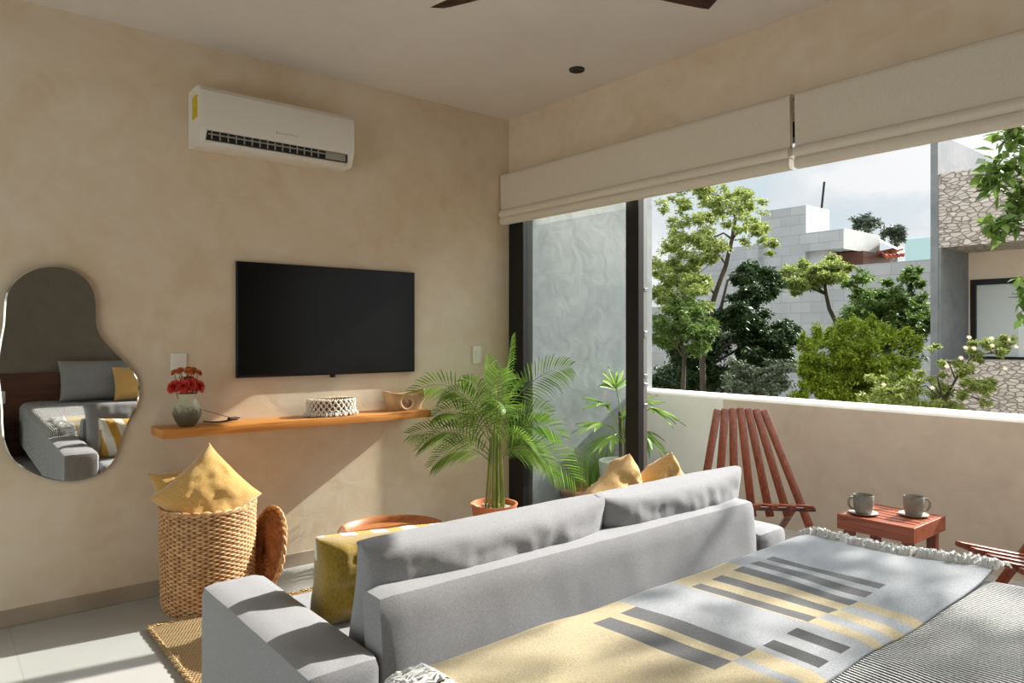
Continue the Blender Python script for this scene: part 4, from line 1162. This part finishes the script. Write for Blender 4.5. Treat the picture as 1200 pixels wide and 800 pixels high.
# slatted table
t = thing('slatted_table', 'small reddish wooden slatted table on the balcony between the chairs', 'table', (.487, -2.357, 0))
X0, X1, Y0, Y1, TZ = .303, .672, -2.535, -2.18, .42
for nm, a, b in (('apron', (X0, Y0, TZ-.072), (X0+.022, Y1, TZ)), ('apron', (X1-.022, Y0, TZ-.072), (X1, Y1, TZ)), ('apron', (X0+.022, Y0, TZ-.072), (X1-.022, Y0+.022, TZ)), ('apron', (X0+.022, Y1-.022, TZ-.072), (X1-.022, Y1, TZ))):
    wpart(nm, bx(a, b, .002, 1), M['redwood_y'], t, smooth=False)
ns = 6; wdt = (X1-X0-.044)/ns
for i in range(ns):
    wpart('slat', bx((X0+.022+wdt*i+.005, Y0+.022, TZ-.02), (X0+.022+wdt*(i+1)-.005, Y1-.022, TZ-.002), .002, 1), M['redwood_y'], t, smooth=False)
for x in (X0+.022, X1-.022-.042):
    for y in (Y0+.022, Y1-.022-.042): wpart('leg', bx((x, y, 0), (x+.042, y+.042, TZ-.022), .002, 1), M['redwood'], t, smooth=False)

def make_mug(loc, rz, label, slabel):
    s = thing('saucer', slabel, 'saucer', (loc[0], loc[1], TZ-.002), 0, 'saucers on the balcony table')
    bm = nb(); lathe(bm, [(0, 0), (.035, 0), (.05, .005), (.066, .010), (.066, .012), (.05, .008), (.034, .004), (0, .004)], 40); obj('plate', bm, M['saucer'], s)
    m_ = thing('mug', label, 'mug', (loc[0], loc[1], TZ+.0025), rz, 'mugs on the balcony table')
    bm = nb(); lathe(bm, [(.0, 0), (.034, 0), (.038, .006), (.044, .03), (.046, .06), (.046, .09), (.0445, .092), (.043, .09), (.042, .03), (.0, .02)], 40); obj('cup', bm, M['mug'], m_)
    bm = nb(); tube(bm, [(.044, 0, .076), (.062, 0, .080), (.074, 0, .064), (.073, 0, .042), (.06, 0, .024), (.042, 0, .022)], .006, 8); obj('handle', bm, M['mug'], m_)
    bm = nb(); lathe(bm, [(0, .075), (.0425, .075), (.0425, .070), (0, .070)], 28); obj('coffee', bm, M['cofe'], m_)
make_mug((.40, -2.265), math.atan2(.635, -.7725), 'grey stoneware mug on the slatted table, nearer the tall wooden chair', 'pale saucer under the mug nearer the tall wooden chair')
make_mug((.555, -2.435), math.atan2(-.72, .68), 'grey stoneware mug on the slatted table, farther from the tall wooden chair', 'pale saucer under the mug farther from the tall wooden chair')

# folding stick chair: two sets of staves that cross at a dowel; local +x is forward
def stave(bm, a, b, w_, th, tip=False):
    a, b = Vector(a), Vector(b); d = (b-a); l_ = d.length; d.normalize()
    sd = Vector((0, 1, 0)); sd = (sd-d*sd.dot(d)).normalized(); nr = d.cross(sd)
    Mx = Matrix((( d.x, sd.x, nr.x, a.x), (d.y, sd.y, nr.y, a.y), (d.z, sd.z, nr.z, a.z), (0, 0, 0, 1)))
    box(bm, (0, -w_/2, -th/2), (l_, w_/2, th/2), .006, 2, Mx)
def stick_chair(label, loc, rz):
    t = thing('stick_chair', label, 'chair', loc, rz, 'folding wooden stick chairs on the balcony')
    nback = 7
    for i in range(nback):
        f = -1+2*i/(nback-1)
        top = Vector((-.25, f*.135, .86-.012*abs(f))); cr = Vector((0, f*.27, .36))
        outer = abs(f) > .99
        dv_ = (cr-top); 
        low = cr+dv_*( .36/.50*.985 if outer else .16)
        bm = nb(); stave(bm, top, low, .045, .022); o = obj('back_stave', bm, M['redwood'], t)
    ns_ = 6
    for i in range(ns_):
        f = -1+2*i/(ns_-1)
        front = Vector((.34, f*.225, .405)); cr = Vector((.0, f*.225, .335))
        outer = abs(f) > .99
        rear = cr+(cr-front)*(.16) if not outer else Vector((-.40, f*.225, .02))
        bm = nb()
        stave(bm, front, cr+(cr-front)*.12, .036, .024)
        if outer: stave(bm, cr+Vector((.06, 0, .012)), rear, .036, .022)
        obj('seat_stave', bm, M['redwood'], t)
    for (x, z, hw) in ((.015, .335, .30), (.29, .385, .26)):
        bm = nb(); tube(bm, [(x, -hw, z), (x, hw, z)], .011, 10); obj('dowel', bm, M['darkwood'], t)
    return t
stick_chair('tall reddish wooden stick chair leaning back on the balcony behind the sofa', (.455, -1.61, 0), math.atan2(-.71, -.70))
f2 = Vector((-.8, .6, 0)); s2 = Vector((.6, .8, 0))
org2 = Vector((.255, -2.72, 0))-f2*.34-s2*.235
stick_chair('dark wooden stick chair whose seat front shows beside the bed corner', tuple(org2), math.atan2(f2.y, f2.x))

# ------------------------------------------------------------------ outside
GZ = -3.0
m = mat('ground_earth', (96, 104, 62), .95, noise_s=.8, col2=(134, 124, 92), bump=.4, bump_s=6); M['ground'] = m
structure('ground', bx((1.56, -60, GZ-.3), (90, 70, GZ)), M['ground'], smooth=False)

def ray(px, py=394):
    a = (px-600)/838
    return Vector((.635+.7725*a, .7725-.635*a, -(py-394)/838))
def at(px, py, d): return CAM+ray(px, py)*d

# neighbour on the right: fin, stone panels, recess with a window
t = thing('neighbour_house', 'neighbouring house with concrete fin, pale stone cladding and black framed window', 'house', (8.2, -2, GZ))
YF0, YF1, XF = .03, .125, 7.7
wpart('concrete_fin', bx((XF, YF0, GZ), (14.5, YF1, 4.10)), M['concrete'], t, smooth=False)
wpart('stone_panel', bx((XF+.02, -7, 2.52), (XF+1.6, YF0, 3.54)), M['stone'], t, smooth=False)
wpart('stone_plinth', bx((XF+.02, -7, GZ), (XF+1.2, YF0, .96)), M['stone'], t, smooth=False)
bm = nb(); box(bm, (8.76, -7, 2.12), (9.4, YF0, 2.52)); box(bm, (8.76, -.03, .96), (9.4, YF0, 2.12)); box(bm, (9.2, -7, .9), (9.4, YF0, 2.6))
wpart('cream_wall', bm, M['cream'], t, smooth=False)
wf = nb()
for a, b in (((8.74, -.10, .96), (8.84, -.03, 2.12)), ((8.74, -2.3, 2.04), (8.84, -.10, 2.12)), ((8.74, -2.3, .96), (8.84, -.10, 1.0)), ((8.74, -2.37, .96), (8.84, -2.3, 2.12))): box(wf, a, b)
wfo = wpart('window_frame', wf, M['black'], t, smooth=False)
M['palepane'] = mat('pane_painted_reflection', (206, 214, 214), .25, spec=.5)  # pale reflection on the glass put into the pane colour
M['palepane2'] = mat('bright_pane', (226, 232, 230), .2, spec=.5)
obj('pane', bx((8.79, -2.3, 1.0), (8.80, -.10, 2.04)), M['palepane'], wfo, org=tuple(t.location), smooth=False)
obj('pane', bx((8.775, -2.2, 1.0), (8.785, -.62, 1.72)), M['palepane2'], wfo, org=tuple(t.location), smooth=False)
wpart('recess_side', bx((XF+.02, YF0-.03, .96), (8.76, YF0, 2.52)), M['concrete'], t, smooth=False)
wpart('roof_slab', bx((XF+1.6, -7, 3.2), (14.5, YF0, 3.54)), M['concrete'], t, smooth=False)

# grey block house behind the trees
t = thing('block_house', 'grey concrete block house with a white cantilevered slab, beyond the trees', 'house', (18, 8, GZ))
wpart('stair_tower', bx((17.8, 7.4, GZ), (19.3, 8.9, 5.33)), M['blockwall'], t, smooth=False)
bm = nb(); box(bm, (17.8, 6.23, 3.90), (20.2, 7.4, 4.47)); wpart('cantilever_slab', bm, M['blockwall'], t, smooth=False)
wpart('slab_face', bx((17.82, 6.215, 3.88), (20.2, 6.23, 4.49)), M['whitewall'], t, smooth=False)
wpart('tower_side', bx((17.82, 7.385, 4.47), (19.3, 7.4, 5.35)), M['whitewall'], t, smooth=False)
wpart('white_room', bx((18.0, 6.9, GZ), (20.4, 7.4, 3.9)), M['whitewall'], t, smooth=False)
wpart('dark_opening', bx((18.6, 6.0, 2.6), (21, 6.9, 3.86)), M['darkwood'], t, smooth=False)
wpart('side_wing', bx((17.6, 8.9, GZ), (21, 12.5, 4.25)), M['blockwall'], t, smooth=False)
bm = nb(); tube(bm, [at(962, 252, 23.2), at(966, 213, 23.2)], .036, 8); wpart('roof_pole', bm, M['black'], t)
M['rust'] = mat('rust_beams', (150, 72, 48), .7)
bm = nb()
for k in range(5):
    tube(bm, [at(1031+k*4.5, 296-k*.6, 23+k*.5), at(1040+k*4.5, 301-k*.5, 21.5+k*.5)], .06, 6)
tube(bm, [at(1027, 302, 22.5), at(1058, 296, 24)], .07, 6); tube(bm, [at(1027, 297, 22.5), at(1056, 291, 24)], .07, 6)
wpart('pergola', bm, M['rust'], t)
bm = nb()
q = [at(1030, 279, 22.2), at(1056, 292, 25), at(1052, 293, 22.5), at(1030, 283, 21)]
vs = [bm.verts.new(p) for p in q]; f = bm.faces.new(vs); bmesh.ops.solidify(bm, geom=[f], thickness=.12); wpart('lean_to_roof', bm, M['concrete'], t, smooth=False)
bm = nb(); box(bm, (16.3, 2.0, GZ), (16.6, 11.5, 3.22)); box(bm, (16.3, 11.5, GZ), (16.6, 18, 2.3))
tag(obj('boundary_wall', bm, M['blockwall'], org=(16.4, 6, GZ), smooth=False), 'long grey concrete block wall running behind the shrubs', 'wall')
bm = nb(); p = at(1078, 300, 40); box(bm, (p.x-1, p.y-2, GZ), (p.x+3, p.y+.4, at(1078, 281, 40).z), .03, 1)
M['bluewall'] = mat('pale_blue_paint', (176, 204, 214), .8)
tag(obj('distant_building', bm, M['bluewall'], org=(p.x, p.y, GZ)), 'small pale blue building far off, just left of the concrete fin', 'building')
bm = nb(); box(bm, (10.4, 1.2, GZ), (10.6, 12, -.5))
tag(obj('garden_wall', bm, M['blockwall'], org=(10.5, 5, GZ), smooth=False), 'low grey garden wall behind the dark tree trunks', 'wall')

# trees
def crown(blobs, size, seed, flat=.6, asp=.42, dens=1.0):
    """Leaf blades in ellipsoid clumps: blobs = (centre, radii, count)."""
    rg = np.random.default_rng(seed); V = []; F = []; nv = 0
    sub = []
    for c, rad, n in blobs:
        n = int(n*dens); k = max(3, min(14, n//60))
        for q in range(k):
            v = rg.normal(size=3); v /= np.linalg.norm(v)
            sub.append((np.array(c)+v*rg.random()**.5*np.array(rad)*.85, np.array(rad)*rg.uniform(.34, .66), int(n/k*rg.uniform(.6, 1.4))))
    for c, rad, n in sub:
        u = rg.normal(size=(n, 3)); u /= np.linalg.norm(u, axis=1)[:, None]
        rr = rg.random(n)**.45
        P = np.array(c)+u*rr[:, None]*np.array(rad)
        d = rg.normal(size=(n, 3)); d[:, 2] = d[:, 2]*flat-.25; d /= np.linalg.norm(d, axis=1)[:, None]
        up = rg.normal(size=(n, 3))*.6+np.array([0, 0, 1.]); s = np.cross(d, up); s /= (np.linalg.norm(s, axis=1)[:, None]+1e-6)
        nr = np.cross(s, d)
        sz = size*rg.uniform(.6, 1.3, n)[:, None]
        A = P; B = P+d*sz*.5+s*sz*asp*.5+nr*sz*.08; Cc = P+d*sz; D = P+d*sz*.5-s*sz*asp*.5+nr*sz*.08
        V.append(np.stack([A, B, Cc, D], 1).reshape(-1, 3))
        idx = nv+np.arange(n)*4
        F.append(np.stack([idx, idx+1, idx+2, idx+3], 1)); nv += 4*n
    return np.concatenate(V), np.concatenate(F)
def np_obj(name, V, F, m, parent, org):
    me = bpy.data.meshes.new(name); V = V-np.array(org)
    me.vertices.add(len(V)); me.vertices.foreach_set('co', V.ravel().astype(np.float32))
    me.loops.add(F.size); me.loops.foreach_set('vertex_index', F.ravel().astype(np.int32))
    me.polygons.add(len(F)); me.polygons.foreach_set('loop_start', (np.arange(len(F))*4).astype(np.int32))
    try: me.polygons.foreach_set('loop_total', np.full(len(F), 4, np.int32))
    except Exception: pass
    me.update(calc_edges=True); me.validate()
    me.materials.append(m)
    o = bpy.data.objects.new(name, me); COL.objects.link(o); o.parent = parent
    return o
LM = {
 'light': leafmat('light_green_leaves', (114, 130, 62), (138, 152, 78), (164, 172, 98), .4),
 'yellow': leafmat('yellow_green_leaves', (102, 126, 30), (130, 150, 42), (162, 176, 64), .4),
 'mid': leafmat('mid_green_leaves', (70, 96, 42), (92, 118, 54), (118, 140, 70), .35),
 'dark': leafmat('dark_green_leaves', (34, 54, 26), (48, 70, 34), (66, 88, 46), .25),
 'grey': leafmat('grey_green_leaves', (84, 96, 76), (106, 118, 94), (134, 142, 116), .3),
 'far': leafmat('far_tree_leaves', (70, 82, 72), (86, 96, 84), (104, 112, 98), .3)}
def tree(name, label, cat, base, trunk, blobs, leaf, lm, seed, branches=True, r0=.05, group=None, flat=.6, asp=.42, dens=3.6, lsc=.52):
    """base and trunk points and blob centres in metres; blobs (centre, (rx,ry,rz), count)."""
    rg = random.Random(seed)
    t = thing(name, label, cat, tuple(base), 0, group)
    bm = nb(); tr = [Vector(p) for p in trunk]
    tube(bm, tr, [r0*(1-.55*i/(len(tr)-1)) for i in range(len(tr))], 8)
    if branches:
        for c, rad, n in blobs[::max(1, len(blobs)//9)]:
            c = Vector(c); s = min(tr[len(tr)//3:], key=lambda p: (p-c).length+(.6 if p.z > c.z else 0))
            md = s.lerp(c, .5)+Vector((rg.uniform(-.1, .1), rg.uniform(-.1, .1), .1))
            tube(bm, [s, md, c], [r0*.38, r0*.25, r0*.1], 6)
            for q in range(4):
                e_ = c+Vector([rg.uniform(-.8, .8)*rad[i] for i in range(3)]); tube(bm, [md.lerp(c, .5), (md.lerp(c, .6)+e_)/2, e_], [r0*.14, r0*.1, r0*.04], 5)
    wpart('trunk', bm, M['bark'], t)
    V, F = crown(blobs, leaf*lsc, seed, flat, asp, dens)
    np_obj('foliage', V, F, lm, t, tuple(base))
    return t
def blobset(d, items, dr=.5):
    """items: (px, py, rx_px, ry_px, count) measured sizes -> blobs about depth d."""
    rg = random.Random(len(items)*31+int(d*10)); out = []
    for px, py, rx, ry, n in items:
        dd = d+rg.uniform(-dr, dr); c = at(px, py, dd); k = dd/838
        out.append((tuple(c), (rx*k, (rx+ry)/2*k, ry*k), n))
    return out
def trunkpts(d, pp): return [at(x, y, d) for x, y in pp]

def scatter(seed, regions):
    """regions: (px, py, rx, ry, clumps, clump px, leaves) -> blob items spread over an ellipse."""
    rg = random.Random(seed); out = []
    for px, py, rx, ry, k, cs, n in regions:
        for q in range(k):
            a = rg.uniform(0, 2*PI); r_ = math.sqrt(rg.random()); c_ = cs*rg.uniform(.6, 1.35)
            out.append((px+rx*r_*math.cos(a), py+ry*r_*math.sin(a), c_*1.3, c_*.8, int(n*rg.uniform(.5, 1.5))))
    return out
d = 9.0
b = at(824, 470, d); b.z = GZ
tree('tall_airy_tree', 'tall airy tree with thin light green foliage, next to the cement wall', 'tree', b,
     [b]+trunkpts(d, [(824, 470), (823, 420), (828, 380), (838, 345), (851, 310), (858, 280), (862, 255)]),
     blobset(d, scatter(3, [(830, 262, 62, 46, 46, 10, 46), (800, 300, 34, 34, 24, 11, 70), (868, 250, 34, 26, 16, 8, 34), (900, 290, 16, 14, 5, 7, 26), (800, 345, 34, 22, 22, 12, 110), (845, 228, 30, 9, 10, 8, 30)]), .9), .115, LM['light'], 5, flat=.5, asp=.36, r0=.045)
d = 8.2
b = at(800, 470, d); b.z = GZ
tree('feathery_tree', 'bright green feathery tree low beside the cement wall', 'tree', b, [b]+trunkpts(d, [(800, 470), (802, 420), (796, 385)]),
     blobset(d, scatter(4, [(790, 378, 30, 32, 26, 11, 130), (818, 392, 20, 18, 10, 10, 120)]), .5), .10, LM['mid'], 8, flat=.4, asp=.34, r0=.035)
d = 10.0
b = at(832, 470, d); b.z = GZ
tree('dark_tree', 'dark leafy tree with a visible trunk behind the airy tree', 'tree', b, [b]+trunkpts(d, [(832, 470), (829, 430), (834, 395), (845, 360)]),
     blobset(d, scatter(6, [(850, 400, 62, 42, 52, 13, 190), (885, 335, 26, 24, 20, 10, 130), (900, 400, 30, 34, 22, 12, 190), (800, 440, 34, 24, 22, 12, 150), (870, 445, 50, 16, 22, 12, 150)]), .8), .13, LM['dark'], 11, flat=.5, r0=.07)
d = 8.6
b = at(885, 480, d); b.z = GZ
tree('grey_green_bush', 'dull grey green bush low in the shade of the dark tree', 'bush', b, [b]+trunkpts(d, [(885, 480), (885, 445)]),
     blobset(d, scatter(7, [(888, 445, 40, 22, 34, 10, 90)]), .4), .10, LM['grey'], 14, r0=.03)
d = 13.5
b = at(984, 400, d); b.z = GZ
tree('curved_trunk_tree', 'small light green tree with a bent trunk before the block wall', 'tree', b, [b]+trunkpts(d, [(984, 400), (981, 380), (972, 362), (968, 345), (966, 330)]),
     blobset(d, scatter(15, [(955, 324, 40, 16, 26, 10, 110), (975, 315, 22, 14, 10, 9, 90), (935, 335, 22, 8, 6, 8, 60)]), .6), .14, LM['light'], 17, r0=.06)
d = 12.0
b = at(1045, 440, d); b.z = GZ
tree('leafy_tree', 'broad mid green tree left of the concrete fin', 'tree', b, [b]+trunkpts(d, [(1045, 440), (1042, 400), (1038, 370)]),
     blobset(d, scatter(12, [(1040, 375, 46, 32, 40, 14, 190), (1020, 335, 34, 18, 14, 10, 70), (1062, 335, 22, 22, 10, 9, 60), (1006, 385, 20, 24, 12, 12, 140)]), .6), .15, LM['mid'], 19, r0=.05)
d = 8.8
b = at(1005, 490, d); b.z = GZ
tree('yellow_green_shrub', 'large yellow green shrub just beyond the parapet', 'shrub', b, [b]+trunkpts(d, [(1005, 490), (1005, 450)]),
     blobset(d, scatter(9, [(1004, 440, 66, 34, 60, 13, 210), (1004, 462, 74, 16, 24, 13, 170), (1000, 404, 54, 14, 18, 9, 110)])+
             [(x, y, 4.5, 15, 90) for x, y in ((945, 402), (958, 396), (972, 392), (986, 386), (996, 380), (1008, 384), (1020, 378), (1034, 388), (1046, 392), (1060, 396), (1072, 402), (1012, 392), (980, 398), (1030, 396))], .4), .095, LM['yellow'], 23, flat=1.0, r0=.03)
d = 17.5
b = at(1067, 350, d-2); b.z = GZ
V_ = [((b.x, b.y, GZ+5.9+.35*k), ((.30-.05*k), (.30-.05*k), .3), 260) for k in range(-4, 5)]
tree('slim_conifer', 'slim dark conifer in front of the block wall', 'tree', b, [b, b+Vector((0, 0, 2)), b+Vector((0, 0, 4.4))], [((b.x, b.y, at(1067, 342, d-2).z-.1-.25*k), (.10+.06*k, .10+.06*k, .2), 130) for k in range(-2, 6)], .13, LM['dark'], 29, branches=False)
for i, (px, py, rx, ry, lab) in enumerate(((1014, 262, 20, 13, 'distant round topped tree against the clouds right of the tower'), (1049, 275, 13, 14, 'small distant tree against the clouds above the pergola roof'))):
    d = 32; b = at(px, 300, d); b.z = GZ
    tree('distant_tree', lab, 'tree', b, [b, at(px, 300, d), at(px, py, d)], blobset(d, [(px-.5*rx, py, rx*.55, ry*.7, 200), (px+.45*rx, py-2, rx*.5, ry*.7, 200), (px, py-.4*ry, rx*.5, ry*.5, 160), (px+.2*rx, py+.6*ry, rx*.4, ry*.4, 60)], .6), .42, LM['far'], 33+i, r0=.12, group='distant trees', dens=1.5)

# flowering shrub right behind the parapet
d = 6.3
b = at(1100, 500, d); b.z = GZ
M['petal'] = mat('cream_petals', (238, 226, 196), .6)
t = tree('flowering_shrub', 'loose pale green shrub with cream blossoms right behind the parapet', 'shrub', b, [b]+trunkpts(d, [(1100, 500), (1105, 470), (1120, 445)]),
     blobset(d, scatter(18, [(1075, 468, 66, 14, 40, 8, 80), (1055, 446, 30, 12, 10, 7, 45), (1132, 424, 14, 26, 12, 7, 60), (1172, 404, 20, 9, 9, 7, 90), (1110, 442, 26, 18, 10, 6, 40), (1150, 458, 26, 16, 10, 8, 60), (1095, 408, 8, 10, 3, 5, 24)]), .3), .062, LM['light'], 41, r0=.022)
bm = nb()
for px, py in ((1130, 405), (1138, 398), (1143, 410), (1128, 420), (1160, 396), (1180, 398), (1188, 404), (1165, 404), (1060, 452), (1092, 455), (1038, 452), (1112, 432), (1176, 432)):
    c = at(px+rnd.uniform(-3, 3), py+rnd.uniform(-3, 3), d-.15); petals(bm, c, .026, 6, 2, Vector((-.6, -.5, .6)).normalized())
wpart('blossom', bm, M['petal'], t)

# broad-leaved tree at the right, its boughs hang over the balcony and dapple the bed
b = Vector((4.3, -3.5, GZ))
blobs = []
rg = random.Random(99)
def bough(c, r, n): blobs.append((tuple(c), tuple(r), n))
bough(at(1188, 195, 5.0), (.16, .16, .30), 150); bough(at(1176, 262, 5.0), (.13, .13, .07), 60); bough(at(1198, 160, 5.0), (.16, .16, .12), 70); bough(at(1196, 350, 5.2), (.07, .10, .16), 40); bough(at(1195, 240, 5.0), (.10, .10, .16), 60)
# clumps placed along the sun's way to the bed and the sofa back
def toward(p, tt): return Vector(p)-SUN*tt
for (p, tt, r, n) in (((-.9, -2.75, .55), 5.8, (.42, .42, .30), 260), ((-1.3, -3.1, .55), 6.2, (.45, .45, .32), 170), ((-.5, -2.75, .55), 5.4, (.34, .34, .3), 220), ((-1.9, -2.85, .5), 6.6, (.40, .36, .28), 150),
                      ((-1.0, -2.45, .5), 5.9, (.34, .30, .28), 110), ((-.75, -3.4, .5), 5.6, (.5, .45, .35), 190), ((-1.5, -2.5, .5), 6.2, (.3, .28, .26), 70), ((-2.3, -2.5, .5), 6.8, (.3, .28, .26), 90),
                      ((-.2, -3.2, .4), 5.2, (.5, .5, .4), 190), ((-1.7, -3.4, .5), 6.2, (.5, .45, .35), 190)):
    bough(toward(p, tt), r, int(n*.30))
tree('broadleaf_tree', 'leafy tree at the edge of the view, its branches hanging over the parapet', 'tree', b, [b, b+Vector((-.1, .1, 2.6)), b+Vector((-.1, .2, 4.4)), b+Vector((.0, .3, 6.2)), b+Vector((.1, .3, 7.0))], blobs, .16, LM['mid'], 51, r0=.06, flat=.7, asp=.5, dens=1.6, lsc=.66)
